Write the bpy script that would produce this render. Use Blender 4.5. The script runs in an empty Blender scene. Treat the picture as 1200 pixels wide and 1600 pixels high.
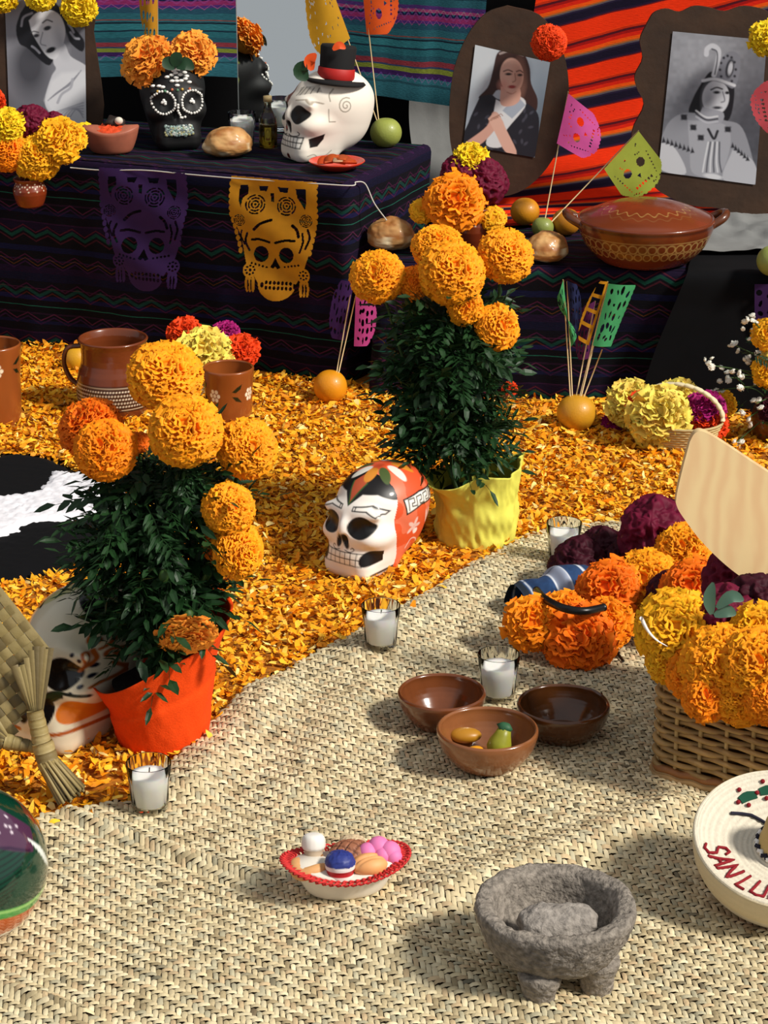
import bpy, bmesh, math, random
import numpy as np
from mathutils import Vector, Matrix

# ---------------------------------------------------------------- camera, world, light
sc = bpy.context.scene
COL = sc.collection
R = math.radians
FPX, PITCH, CAMH = 3500.0, R(20.4), 1.37
cam = bpy.data.cameras.new('camera'); camo = bpy.data.objects.new('camera', cam); COL.objects.link(camo)
cam.sensor_fit = 'HORIZONTAL'; cam.sensor_width = 36.0; cam.lens = 36.0*FPX/1200.0
cam.clip_start = .05; cam.clip_end = 60
camo.location = (0, 0, CAMH); camo.rotation_euler = (math.pi/2-PITCH, 0, 0)
sc.camera = camo
w = bpy.data.worlds.new('world'); sc.world = w; w.use_nodes = True
bg = w.node_tree.nodes['Background']; bg.inputs[0].default_value = (.93, .96, 1.0, 1); bg.inputs[1].default_value = .42
sun = bpy.data.lights.new('sun', 'SUN'); suno = bpy.data.objects.new('sun', sun); COL.objects.link(suno)
sun.energy = 4.3; sun.angle = R(9); sun.color = (1.0, .95, .86)
suno.rotation_euler = Vector((-.74, .40, -.74)).to_track_quat('-Z', 'Y').to_euler()
sc.view_settings.view_transform = 'Standard'; sc.view_settings.look = 'None'
sc.view_settings.gamma = 1; sc.view_settings.use_curve_mapping = False
sc.view_settings.exposure = 0.0
sc.cycles.max_bounces = 8; sc.cycles.transparent_max_bounces = 12

# ---------------------------------------------------------------- helpers
rng = np.random.default_rng(7); random.seed(7)
SP, CP = math.sin(PITCH), math.cos(PITCH)
def ray(px, py):
    u, v = (px-600)/FPX, (py-800)/FPX
    return np.array([u, CP-v*SP, -SP-v*CP])
def G(px, py, z=0.0):                       # photo point on a level surface at height z
    d = ray(px, py); return np.array([0, 0, CAMH])+d*((z-CAMH)/d[2])
def D(px, py, Y):                           # photo point at distance Y
    d = ray(px, py); return np.array([0, 0, CAMH])+d*(Y/d[1])
def PL(px, py, Y0, z0, lean):               # photo point on an upright surface leaning back by 'lean' per metre
    d = ray(px, py); t = (Y0+lean*(CAMH-z0))/(d[1]-lean*d[2]); return np.array([0, 0, CAMH])+d*t
def mpp(Y, py=800): return Y/ray(600, py)[1]/FPX  # metres per photo pixel
def hx(s):
    c = np.array([int(s[i:i+2], 16) for i in (0, 2, 4)])/255.0
    return np.where(c <= .04045, c/12.92, ((c+.055)/1.055)**2.4)
def fin(o, parent=None):
    COL.objects.link(o)
    if parent is not None: o.parent = parent
    return o
def tag(o, label, cat=None, group=None, kind=None):
    if label: o['label'] = label
    if cat: o['category'] = cat
    if group: o['group'] = group
    if kind: o['kind'] = kind
    return o
def thing(name, label, cat, loc=(0, 0, 0), rz=0.0, group=None, scale=1.0, rot=None):
    o = bpy.data.objects.new(name, None); COL.objects.link(o)
    o.empty_display_size = .02; o.location = [float(c) for c in loc]
    o.rotation_euler = rot if rot is not None else (0, 0, rz); o.scale = (scale,)*3
    return tag(o, label, cat, group)
def mesh_data(name, V, F, mat=None, C=None, UV=None, smooth=True):
    me = bpy.data.meshes.new(name)
    V = np.asarray(V, dtype=np.float32)
    if isinstance(F, np.ndarray):
        n, k = F.shape
        me.vertices.add(len(V)); me.vertices.foreach_set('co', V.ravel())
        me.loops.add(n*k); me.loops.foreach_set('vertex_index', F.astype(np.int32).ravel())
        me.polygons.add(n); me.polygons.foreach_set('loop_start', np.arange(0, n*k, k, dtype=np.int32))
        me.update(calc_edges=True)
    else:
        me.from_pydata([tuple(map(float, v)) for v in V], [], [tuple(map(int, f)) for f in F]); me.update()
    if smooth: me.polygons.foreach_set('use_smooth', np.ones(len(me.polygons), dtype=bool))
    if C is not None:
        C = np.asarray(C, dtype=np.float32)
        a = me.color_attributes.new('Col', 'FLOAT_COLOR', 'POINT')
        a.data.foreach_set('color', np.concatenate([C, np.ones((len(C), 1), np.float32)], 1).ravel())
    if UV is not None:
        li = np.zeros(len(me.loops), dtype=np.int32); me.loops.foreach_get('vertex_index', li)
        l = me.uv_layers.new(name='UVMap'); l.data.foreach_set('uv', np.asarray(UV, np.float32)[li].ravel())
    if mat is not None: me.materials.append(mat)
    return me
def mk(name, V, F, mat, parent=None, C=None, UV=None, smooth=True):
    return fin(bpy.data.objects.new(name, mesh_data(name, V, F, mat, C, UV, smooth)), parent)
def inst(name, me, parent=None, loc=(0, 0, 0), rot=(0, 0, 0), scale=1.0):
    o = bpy.data.objects.new(name, me); o.location = [float(c) for c in loc]; o.rotation_euler = rot
    o.scale = (scale,)*3 if np.isscalar(scale) else scale
    return fin(o, parent)
def copy_tree(o, parent=None):
    c = o.copy(); fin(c, parent)
    for ch in list(o.children): copy_tree(ch, c)
    return c
class MB:                                   # collects pieces of one mesh
    def __init__(s): s.v, s.f, s.c, s.n = [], [], [], 0
    def add(s, V, F, c=None):
        V = np.asarray(V, float); s.v.append(V); s.f += [tuple(int(i)+s.n for i in f) for f in F]; s.n += len(V)
        s.c.append(np.tile(np.asarray(c if c is not None else (1, 1, 1), float), (len(V), 1)) if c is None or np.ndim(c) == 1 else c)
        return s
    def obj(s, name, mat, parent=None, smooth=True):
        return mk(name, np.concatenate(s.v), s.f, mat, parent, C=np.concatenate(s.c), smooth=smooth)
def gridF(nu, nv, wu=False, wv=False):      # quads of a (nu x nv) vertex grid, index i*nv+j
    i = np.arange(nu if wu else nu-1); j = np.arange(nv if wv else nv-1)
    I, J = np.meshgrid(i, j, indexing='ij'); I2, J2 = (I+1) % nu, (J+1) % nv
    return np.stack([I*nv+J, I2*nv+J, I2*nv+J2, I*nv+J2], -1).reshape(-1, 4)
def lathe(prof, n=48, close=False):         # profile from the axis outwards; returns V, F, angle, t
    p = np.asarray(prof, float); a = np.linspace(0, 2*np.pi, n, endpoint=False)
    V = np.stack([np.outer(np.cos(a), p[:, 0]), np.outer(np.sin(a), p[:, 0]), np.tile(p[:, 1], (n, 1))], -1).reshape(-1, 3)
    return V, gridF(n, len(p), True, close)
def smoothp(pts, n=40):                     # Catmull-Rom through pts
    p = np.asarray(pts, float); q = np.vstack([2*p[0]-p[1], p, 2*p[-1]-p[-2]]); out = []
    T = np.linspace(0, len(p)-1, n)
    for t in T:
        i = min(int(t), len(p)-2); f = t-i; a, b, c, d = q[i:i+4]
        out.append(.5*((2*b)+(-a+c)*f+(2*a-5*b+4*c-d)*f*f+(-a+3*b-3*c+d)*f**3))
    return np.array(out)
def tube(pts, r, n=8, caps=True, flat=None):
    p = np.asarray(pts, float); m = len(p); r = np.broadcast_to(np.asarray(r, float), (m,))
    t = np.gradient(p, axis=0); t /= np.linalg.norm(t, axis=1)[:, None]+1e-12
    ref = np.array([0, 0, 1.0]) if abs(t[0][2]) < .9 else np.array([1.0, 0, 0])
    a = np.cross(t[0], ref); a /= np.linalg.norm(a); V = []
    ang = np.linspace(0, 2*np.pi, n, endpoint=False)
    for k in range(m):
        a = a-t[k]*np.dot(a, t[k]); a /= np.linalg.norm(a)+1e-12; b = np.cross(t[k], a)
        s = 1.0 if flat is None else flat
        V.append(p[k]+r[k]*(np.outer(np.cos(ang), a)+s*np.outer(np.sin(ang), b)))
    V = np.concatenate(V); F = [tuple(f) for f in gridF(m, n, False, True)]
    if caps: F += [tuple(range(n))[::-1], tuple(range((m-1)*n, m*n))]
    return V, F
def ball(r=1.0, nu=24, nv=14, c=(0, 0, 0)):
    th = np.linspace(.0001, np.pi-.0001, nv); ph = np.linspace(0, 2*np.pi, nu, endpoint=False)
    V = np.stack([np.outer(np.cos(ph), np.sin(th)), np.outer(np.sin(ph), np.sin(th)), np.tile(np.cos(th), (nu, 1))], -1).reshape(-1, 3)
    return V*np.asarray(r)+np.asarray(c), gridF(nu, nv, True)
def box(lo, hi):
    lo, hi = np.asarray(lo, float), np.asarray(hi, float)
    V = [(a, b, c) for a in (lo[0], hi[0]) for b in (lo[1], hi[1]) for c in (lo[2], hi[2])]
    return np.array(V), [(0, 1, 3, 2), (4, 6, 7, 5), (0, 4, 5, 1), (2, 3, 7, 6), (0, 2, 6, 4), (1, 5, 7, 3)]
def rot(V, rx=0, ry=0, rz=0):
    M = np.array(Matrix.Rotation(rz, 3, 'Z') @ Matrix.Rotation(ry, 3, 'Y') @ Matrix.Rotation(rx, 3, 'X'))
    return np.asarray(V) @ M.T
def _h(i, j, k, s):
    n = (i*374761393+j*668265263+k*2147483647+s*1274126177) & 0xffffffff
    n = ((n ^ (n >> 13))*1274126177) & 0xffffffff
    return ((n ^ (n >> 16)) & 0xffff)/32767.5-1
def vn(p, s=0):                             # value noise, -1..1
    p = np.asarray(p, float); i = np.floor(p).astype(np.int64); f = p-i; f = f*f*(3-2*f); o = 0
    for a in (0, 1):
        for b in (0, 1):
            for c in (0, 1):
                wgt = (f[:, 0] if a else 1-f[:, 0])*(f[:, 1] if b else 1-f[:, 1])*(f[:, 2] if c else 1-f[:, 2])
                o = o+wgt*_h(i[:, 0]+a, i[:, 1]+b, i[:, 2]+c, s)
    return o
def fbm(p, s=0, o=4):
    p = np.asarray(p, float); return sum(vn(p*2**k, s+k)/2**k for k in range(o))
def n2(x, y, s=0): return vn(np.stack([np.ravel(x), np.ravel(y), np.full(np.size(x), .37)], 1), s).reshape(np.shape(x))
def normals(V, F):
    V = np.asarray(V); N = np.zeros_like(V); F = np.asarray(F)
    fn = np.cross(V[F[:, 2]]-V[F[:, 0]], V[F[:, 3]]-V[F[:, 1]])
    for k in range(4): np.add.at(N, F[:, k], fn)
    N = N/(np.linalg.norm(N, axis=1)[:, None]+1e-12)
    return N if np.mean(np.sum(N*(V-V.mean(0)), 1)) > 0 else -N

# materials ------------------------------------------------------
def mat(name, col, rough=.6, noise=0.0, nscale=40, bump=0.0, bscale=120, metal=0, spec=.5, trans=0, vcol=False, sub=0, coat=0, ior=1.45, sheen=0):
    m = bpy.data.materials.new(name); m.use_nodes = True; nt = m.node_tree; b = nt.nodes['Principled BSDF']
    c = hx(col) if isinstance(col, str) else np.array(col)
    b.inputs['Base Color'].default_value = (*c, 1); b.inputs['Roughness'].default_value = rough
    b.inputs['Metallic'].default_value = metal; b.inputs['Specular IOR Level'].default_value = spec
    b.inputs['Transmission Weight'].default_value = trans; b.inputs['IOR'].default_value = ior
    b.inputs['Coat Weight'].default_value = coat; b.inputs['Coat Roughness'].default_value = .08
    if sheen: b.inputs['Sheen Weight'].default_value = sheen
    if sub:
        b.inputs['Subsurface Weight'].default_value = sub; b.inputs['Subsurface Radius'].default_value = (1, .6, .3); b.inputs['Subsurface Scale'].default_value = .004
    L = nt.links; tc = nt.nodes.new('ShaderNodeTexCoord'); cur = None
    if vcol:
        a = nt.nodes.new('ShaderNodeAttribute'); a.attribute_name = 'Col'
        mx = nt.nodes.new('ShaderNodeMix'); mx.data_type = 'RGBA'; mx.blend_type = 'MULTIPLY'; mx.inputs[0].default_value = 1
        L.new(a.outputs['Color'], mx.inputs[6]); mx.inputs[7].default_value = (*c, 1); cur = mx.outputs[2]
    if noise:
        n = nt.nodes.new('ShaderNodeTexNoise'); n.inputs['Scale'].default_value = nscale; n.inputs['Detail'].default_value = 5
        L.new(tc.outputs['Object'], n.inputs['Vector'])
        r = nt.nodes.new('ShaderNodeMapRange'); r.inputs[1].default_value = .3; r.inputs[2].default_value = .7
        r.inputs[3].default_value = 1-noise; r.inputs[4].default_value = 1+noise*.6; L.new(n.outputs[0], r.inputs[0])
        mx = nt.nodes.new('ShaderNodeMix'); mx.data_type = 'RGBA'; mx.blend_type = 'MULTIPLY'; mx.inputs[0].default_value = 1
        if cur: L.new(cur, mx.inputs[6])
        else: mx.inputs[6].default_value = (*c, 1)
        L.new(r.outputs[0], mx.inputs[7]); cur = mx.outputs[2]
    if cur: L.new(cur, b.inputs['Base Color'])
    if bump:
        n = nt.nodes.new('ShaderNodeTexNoise'); n.inputs['Scale'].default_value = bscale; n.inputs['Detail'].default_value = 6
        L.new(tc.outputs['Object'], n.inputs['Vector'])
        bp = nt.nodes.new('ShaderNodeBump'); bp.inputs['Strength'].default_value = bump; bp.inputs['Distance'].default_value = .004
        L.new(n.outputs[0], bp.inputs['Height']); L.new(bp.outputs[0], b.inputs['Normal'])
    return m
W1 = (1, 1, 1)
def vmat(name, rough=.5, **k): return mat(name, W1, rough, vcol=True, **k)
def ramp(nt, stops, vec):
    r = nt.nodes.new('ShaderNodeValToRGB'); r.color_ramp.interpolation = 'CONSTANT'; e = r.color_ramp.elements
    stops = sorted(stops)[:32]
    while len(e) < len(stops): e.new(.5)
    for k, (p, c) in enumerate(stops): e[k].position = p
    for k, (p, c) in enumerate(stops): e[k].color = (*hx(c), 1)
    nt.links.new(vec, r.inputs[0]); return r.outputs[0]
def cloth_mat(name, period, stripes, zig=None, zperiod=.05, zamp=.012, zper_v=None, skew=0.0, rough=.9, yarn=.35, bend=.0):
    """striped cloth on UV metres: stripes along u, zigzag yarn bands on top"""
    m = bpy.data.materials.new(name); m.use_nodes = True; nt = m.node_tree; L = nt.links; b = nt.nodes['Principled BSDF']
    b.inputs['Roughness'].default_value = rough; b.inputs['Specular IOR Level'].default_value = .15; b.inputs['Sheen Weight'].default_value = .0
    uv = nt.nodes.new('ShaderNodeUVMap'); sp = nt.nodes.new('ShaderNodeSeparateXYZ'); L.new(uv.outputs[0], sp.inputs[0])
    def M(op, a, c=None, d=None):
        n = nt.nodes.new('ShaderNodeMath'); n.operation = op
        for k, x in enumerate((a, c, d)):
            if x is None: continue
            if isinstance(x, (int, float)): n.inputs[k].default_value = x
            else: L.new(x, n.inputs[k])
        return n.outputs[0]
    u, v = sp.outputs[0], sp.outputs[1]
    nz = nt.nodes.new('ShaderNodeTexNoise'); nz.inputs['Scale'].default_value = 9; L.new(uv.outputs[0], nz.inputs['Vector'])
    v = M('ADD', v, M('MULTIPLY', M('SUBTRACT', nz.outputs[0], .5), bend))
    if skew: v = M('ADD', v, M('MULTIPLY', u, skew))
    col = ramp(nt, stripes, M('FRACT', M('DIVIDE', v, period)))
    if zig:
        zz = M('ADD', v, M('MULTIPLY', M('PINGPONG', u, zperiod), zamp/zperiod))
        c2 = ramp(nt, zig, M('FRACT', M('DIVIDE', zz, zper_v or period)))
        mx = nt.nodes.new('ShaderNodeMix'); mx.data_type = 'RGBA'; mx.blend_type = 'LIGHTEN'; mx.inputs[0].default_value = 1
        L.new(col, mx.inputs[6]); L.new(c2, mx.inputs[7]); col = mx.outputs[2]
    n = nt.nodes.new('ShaderNodeTexNoise'); n.inputs['Scale'].default_value = 1; n.inputs['Detail'].default_value = 3
    mp = nt.nodes.new('ShaderNodeMapping'); mp.inputs['Scale'].default_value = (90, 700, 1); L.new(uv.outputs[0], mp.inputs[0]); L.new(mp.outputs[0], n.inputs['Vector'])
    rr = nt.nodes.new('ShaderNodeMapRange'); rr.inputs[1].default_value = .3; rr.inputs[2].default_value = .7; rr.inputs[3].default_value = 1-yarn; rr.inputs[4].default_value = 1+yarn*.7
    L.new(n.outputs[0], rr.inputs[0])
    mx = nt.nodes.new('ShaderNodeMix'); mx.data_type = 'RGBA'; mx.blend_type = 'MULTIPLY'; mx.inputs[0].default_value = 1
    L.new(col, mx.inputs[6]); L.new(rr.outputs[0], mx.inputs[7]); L.new(mx.outputs[2], b.inputs['Base Color'])
    bp = nt.nodes.new('ShaderNodeBump'); bp.inputs['Strength'].default_value = .35; bp.inputs['Distance'].default_value = .002
    L.new(n.outputs[0], bp.inputs['Height']); L.new(bp.outputs[0], b.inputs['Normal'])
    return m

class Paint:                                # flat print / brush decoration on surface points
    def __init__(s, x, y, base):
        s.x, s.y = np.asarray(x, float), np.asarray(y, float)
        s.c = np.tile(hx(base) if isinstance(base, str) else base, (len(s.x), 1)).astype(float); s.m = None; s.soft = .006
    def ap(s, d, col, soft=None, op=1.0):
        a = np.clip(.5-d/(soft or s.soft), 0, 1)*op
        if s.m is not None: a = a*s.m
        s.c = s.c*(1-a[:, None])+(hx(col) if isinstance(col, str) else col)*a[:, None]; return s
    def ell(s, cx, cy, rx, ry, col, rot=0, soft=None, op=1.0):
        c, q = math.cos(rot), math.sin(rot); X, Y = s.x-cx, s.y-cy
        X, Y = X*c+Y*q, -X*q+Y*c; k = np.hypot(X/rx, Y/ry)
        return s.ap((k-1)*min(rx, ry), col, soft, op)
    def ring(s, cx, cy, r, wd, col): return s.ap(np.abs(np.hypot(s.x-cx, s.y-cy)-r)-wd/2, col)
    def seg(s, pts):
        d = np.full(len(s.x), 1e9)
        for (ax, ay), (bx, by) in zip(pts[:-1], pts[1:]):
            ex, ey = bx-ax, by-ay; t = np.clip(((s.x-ax)*ex+(s.y-ay)*ey)/(ex*ex+ey*ey+1e-12), 0, 1)
            d = np.minimum(d, np.hypot(s.x-ax-ex*t, s.y-ay-ey*t))
        return d
    def line(s, pts, wd, col, op=1.0, soft=None): return s.ap(s.seg(pts)-wd/2, col, soft, op)
    def curve(s, pts, wd, col, n=24): return s.line(smoothp(pts, n), wd, col)
    def poly(s, pts, col, soft=None, op=1.0, smooth=0):
        pts = [tuple(p) for p in (smoothp(list(pts)+[pts[0]], smooth) if smooth else pts)]
        if pts[0] != pts[-1]: pts = pts+[pts[0]]
        d = s.seg(pts); ins = np.zeros(len(s.x), bool)
        for (ax, ay), (bx, by) in zip(pts[:-1], pts[1:]):
            c = (ay > s.y) != (by > s.y)
            with np.errstate(divide='ignore', invalid='ignore'): ins ^= c & (s.x < (bx-ax)*(s.y-ay)/(by-ay if by != ay else 1e-12)+ax)
        return s.ap(np.where(ins, -d, d), col, soft, op)
    def spiral(s, cx, cy, r, turns, wd, col, a0=0, sgn=1):
        t = np.linspace(0, 1, 28); a = a0+sgn*t*turns*2*np.pi
        return s.line(np.stack([cx+r*(1-t*.9)*np.cos(a), cy+r*(1-t*.9)*np.sin(a)], 1).tolist(), wd, col)

# ---------------------------------------------------------------- setting
TL, TR = .43, .282
def sheet(name, ctrl, nu, nv, m, parent=None, fold=.006, fs=9, seed=1, sag=None):
    """cloth sheet; ctrl: rows (top to bottom) of world points, any number per row"""
    rows = [smoothp(r, nu) if len(r) > 2 else np.linspace(r[0], r[1], nu) for r in [np.array(r, float) for r in ctrl]]
    rows = np.array(rows); P = np.array([smoothp(rows[:, i], nv) if len(ctrl) > 2 else np.linspace(rows[0, i], rows[-1, i], nv) for i in range(nu)])
    wl = np.linalg.norm(rows[0][-1]-rows[0][0]); hl = np.concatenate([[0], np.cumsum(np.linalg.norm(np.diff(P[nu//2], axis=0), axis=1))])
    U, Vv = np.meshgrid(np.linspace(0, wl, nu), hl[-1]-hl, indexing='ij')
    t = np.linspace(0, 1, nv)[None, :]
    P[..., 1] += fold*(n2(U*fs, Vv*2.0, seed)*(.35+.65*t)+.35*n2(U*fs*2.7, Vv*3, seed+1))
    return mk(name, P.reshape(-1, 3), gridF(nu, nv), m, parent, UV=np.stack([U, Vv], -1).reshape(-1, 2))

fl, ff = np.array([(-2.2, 1.2, 0), (2.2, 1.2, 0), (2.2, 5.4, 0), (-2.2, 5.4, 0)]), [(0, 1, 2, 3)]
tag(mk('floor', fl, ff, mat('floor_earth', '1c130d', .9, noise=.3, nscale=20, bump=.4)), 'dark bare floor under the petals and mat', kind='structure')
V, F = box((-4.5, 5.32, 0), (4.5, 5.38, 2.6))
tag(mk('wall_back', V, F, mat('wall_dark', '0b090d', .95, noise=.3, nscale=6), smooth=False), 'black draped wall behind the altar', kind='structure')

DK = [(0, '08070f'), (.07, '0c0a1c'), (.10, '160a24'), (.16, '2a1230'), (.17, '0a0814'), (.24, '101232'), (.27, '080812'), (.33, '221026'), (.345, '07070f'),
      (.40, '1b5a4a'), (.407, '08070f'), (.46, '12123a'), (.50, '090812'), (.56, '3a1430'), (.57, '0a0914'), (.63, '0d0d26'), (.70, '1a0c28'), (.76, '0a0812'), (.82, '241230'), (.83, '08080f'), (.90, '0d1030'), (.95, '08070f')]
ZG = [(0, '000000'), (.05, '3c1420'), (.063, '000000'), (.085, '0a3a30'), (.115, '000000'), (.13, '4a1626'), (.142, '000000'), (.20, '000000'), (.30, '2c1436'), (.315, '000000'), (.335, '4a1c38'),
      (.345, '000000'), (.52, '42180e'), (.535, '000000'), (.55, '0c3630'), (.58, '000000'), (.60, '3a1030'), (.61, '000000'), (.80, '301238'), (.812, '000000'), (.83, '54320c'), (.838, '000000'), (.86, '401430'), (.872, '000000')]
M_dark = cloth_mat('dark_striped_cloth', .245, DK, ZG, .030, .016, .245, bend=.010)
def draped_table(name, label, FL, FR, BR, BL, h, m, seed, inn=0.0, topmat=None):
    FL, FR, BR, BL = [np.array(p, float) for p in (FL, FR, BR, BL)]
    t = thing(name, label, 'table', (FL[0], FL[1], 0)); o = FL
    path = []
    def corner(a, b, c, r=.03):
        d1, d2 = (a-b)/np.linalg.norm(a-b), (c-b)/np.linalg.norm(c-b)
        return [(1-k)**2*(b+d1*r)+2*k*(1-k)*b+k*k*(b+d2*r) for k in np.linspace(0, 1, 7)]
    P = [BL]+corner(BL, FL, FR)+corner(FL, FR, BR)+[BR]; P = np.array(P)
    s = np.concatenate([[0], np.cumsum(np.linalg.norm(np.diff(P, axis=0), axis=1))])
    n = 220; S = np.linspace(0, s[-1], n); X = np.stack([np.interp(S, s, P[:, 0]), np.interp(S, s, P[:, 1])], 1)
    T = np.gradient(X, axis=0); T /= np.linalg.norm(T, axis=1)[:, None]; N = np.stack([T[:, 1], -T[:, 0]], 1)
    zs = np.concatenate([[h, h-.002, h-.007, h-.016], np.linspace(h-.03, 0.002, 26)])
    off = np.interp(zs, [0, h-.03, h-.016, h-.007, h-.002, h], [0, 0, 0, -.003, -.009, -.02])
    f = (1-zs/h)
    fold = n2(S[:, None]*9+0*zs[None], zs[None]*2+0*S[:, None], seed)*.022*f[None]+n2(S[:, None]*24+0*zs[None], zs[None]*3+0*S[:, None], seed+3)*.007*f[None]
    d = off[None]+fold-inn*f[None]
    V = np.concatenate([X[:, None, :]+N[:, None, :]*d[..., None], np.broadcast_to(zs[None, :, None], (n, len(zs), 1))], -1)
    UV = np.stack([np.broadcast_to(S[:, None], d.shape), np.broadcast_to(zs[None], d.shape)], -1)
    V = V.reshape(-1, 3); V[:, :2] -= o
    mk('tablecloth_skirt', V, gridF(n, len(zs)), m, t, UV=UV.reshape(-1, 2))
    a, b = np.meshgrid(np.linspace(0, 1, 40), np.linspace(0, 1, 24), indexing='ij'); a_, b_ = a[..., None], b[..., None]
    c = (FL+FR+BR+BL)/4; q = [p+(c-p)/np.linalg.norm(c-p)*.02 for p in (FL, FR, BR, BL)]
    xy = (1-b_)*((1-a_)*q[0]+a_*q[1])+b_*((1-a_)*q[3]+a_*q[2])-o
    z = h-.0005+.0012*n2(a*30, b*12, seed+9)
    mk('tablecloth_top', np.concatenate([xy, z[..., None]], -1).reshape(-1, 3), gridF(40, 24), topmat or m, t,
       UV=np.stack([a*np.linalg.norm(FR-FL), h+b*np.linalg.norm(BL-FL)], -1).reshape(-1, 2))
    return t
e1 = np.array([-.921, .389]); e2 = np.array([.389, .921]); c0 = np.array([-.068, 4.392])
draped_table('altar_table', 'taller altar table covered by a dark purple striped cloth, behind the clay jug', c0+e1*1.0, c0, c0+e2*.44, c0+e1*1.0+e2*.44, TL, M_dark, 3, inn=.02)
draped_table('altar_table', 'lower altar table with a dark striped cloth, under the lidded clay casserole', (-.025, 4.355), (1.15, 4.20), (1.3, 5.0), (.20, 5.02), TR, M_dark, 11)

# hanging textiles
TEAL = [(0, '2b626e'), (.10, '214955'), (.115, '2b626e'), (.15, '381d53'), (.185, '788330'), (.215, '313f60'), (.23, '86333d'), (.265, '255360'), (.30, '29656f'), (.34, '18303f'), (.352, '2e717a'), (.40, '142431'), (.412, '2b626e'), (.425, '86443d'), (.432, '2b626e'),
        (.48, '264e62'), (.52, '4c2c74'), (.54, '8d2c64'), (.575, '191d45'), (.60, '9a3b6f'), (.625, '4e2f6f'), (.65, '2a5c68'), (.70, '183745'), (.712, '2e6d76'), (.77, '142634'), (.782, '29606b'), (.84, '9a4e3f'), (.846, '29606b'), (.90, '162f3d'), (.912, '2d6b72'), (.96, '1e4450')]
TZ = [(0, '000000'), (.155, '5a3a80'), (.165, '000000'), (.54, '8a4a80'), (.55, '000000'), (.585, '6a3a78'), (.60, '000000'), (.62, '2a6a80'), (.63, '000000')]
M_teal = cloth_mat('teal_woven', .30, TEAL, TZ, .012, .010, .30, bend=.012, yarn=.3)
tag(sheet('woven_hanging', [[D(60, -360, 5.1), D(370, -360, 5.1), D(600, -360, 5.06), D(790, -360, 5.0)],
      [D(60, 20, 5.1), D(370, 20, 5.1), D(600, 40, 5.05), D(756, 50, 5.0)],
      [D(100, 122, 5.08), D(370, 121, 5.08), D(592, 150, 5.04), D(742, 172, 4.98)]], 90, 40, M_teal, fold=.012, fs=7, seed=4),
    'teal woven textile with purple and lime bands hung behind the mirror', 'textile')
ORG = [(0, 'f23c0a'), (.02, 'ee340a'), (.36, '6a1418'), (.39, '241430'), (.43, '161026'), (.58, '221a34'), (.62, '5a5258'), (.655, 'a8602a'), (.69, 'ea560c'), (.76, 'd8240e'), (.84, 'a01210'), (.90, '50101c'), (.95, 'c02c0c')]
M_org = cloth_mat('orange_serape', .104, ORG, skew=-.30, bend=.012, yarn=.18)
zt = lambda px, py: G(px, py, TR+.006)
tag(sheet('striped_serape', [[D(890, -380, 5.06), D(1300, -380, 5.06)], [D(852, -100, 5.06), D(1300, -100, 5.06)], [D(826, 60, 5.05), D(1300, 60, 5.05)], [D(790, 180, 5.03), D(1300, 180, 5.03)],
      [D(748, 270, 4.98), D(1300, 270, 4.98)], [zt(744, 312), zt(1310, 312)], [zt(735, 338), zt(1330, 338)], [zt(728, 352), zt(1330, 352)]], 70, 60, M_org, fold=.010, fs=5, seed=8),
    'orange serape with red and black diagonal stripes behind the framed portraits', 'textile')
M_white = mat('white_drape', '7c7d7c', .9, noise=.12, nscale=8, bump=.3, bscale=30)
tag(sheet('backdrop_cloth', [[D(640, 130, 5.14), D(800, 130, 5.14)], [D(640, 200, 5.12), D(800, 200, 5.12)], [G(655, 300, TR+.008), G(800, 300, TR+.008)]], 60, 30, M_white, fold=.03, fs=10, seed=14),
    'grey-white drape hanging in folds between the two tables', 'drape')
V = []
for i, px in enumerate(np.linspace(1075, 1320, 40)):
    for j, py in enumerate(np.linspace(336, 396, 22)):
        p = G(px, py, TR+.010); p[2] += .004+.012*abs(n2(p[0]*16, p[1]*16, 31))+.006*n2(p[0]*40, p[1]*40, 5); V.append(p)
tag(mk('white_cloth', V, gridF(40, 22), M_white), 'crumpled white cloth lying on the table at the far right', 'cloth')
# black cloth over the right end of the lower table
rows = []
for k, (px, py, Y) in enumerate([(1087, 389, 0), (1082, 400, 0), (1076, 415, 0)]):
    p = G(px, py, TR+.005); rows.append([p, (1.12, p[1]-.1, TR+.005)])
def fy(x): return 4.355-.155*(x+.025)/1.175
for px, py, dz in [(1072, 429, TR-.004), (1050, 480, .21), (1024, 545, .13), (1004, 600, .05), (992, 632, .006)]:
    Y = 4.245
    for _ in range(4): p = D(px, py, Y); Y = fy(p[0])-.018-.022*(1-dz/TR)
    rows.append([(p[0], Y, dz), (1.12, fy(1.12)-.018-.022*(1-dz/TR), dz)])
tag(sheet('black_cloth', rows, 40, 60, mat('black_cloth', '07070a', .9, noise=.2, nscale=30, spec=.2), fold=.003, fs=10, seed=3),
    'plain black cloth draped over the right end of the lower table', 'cloth')

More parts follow.
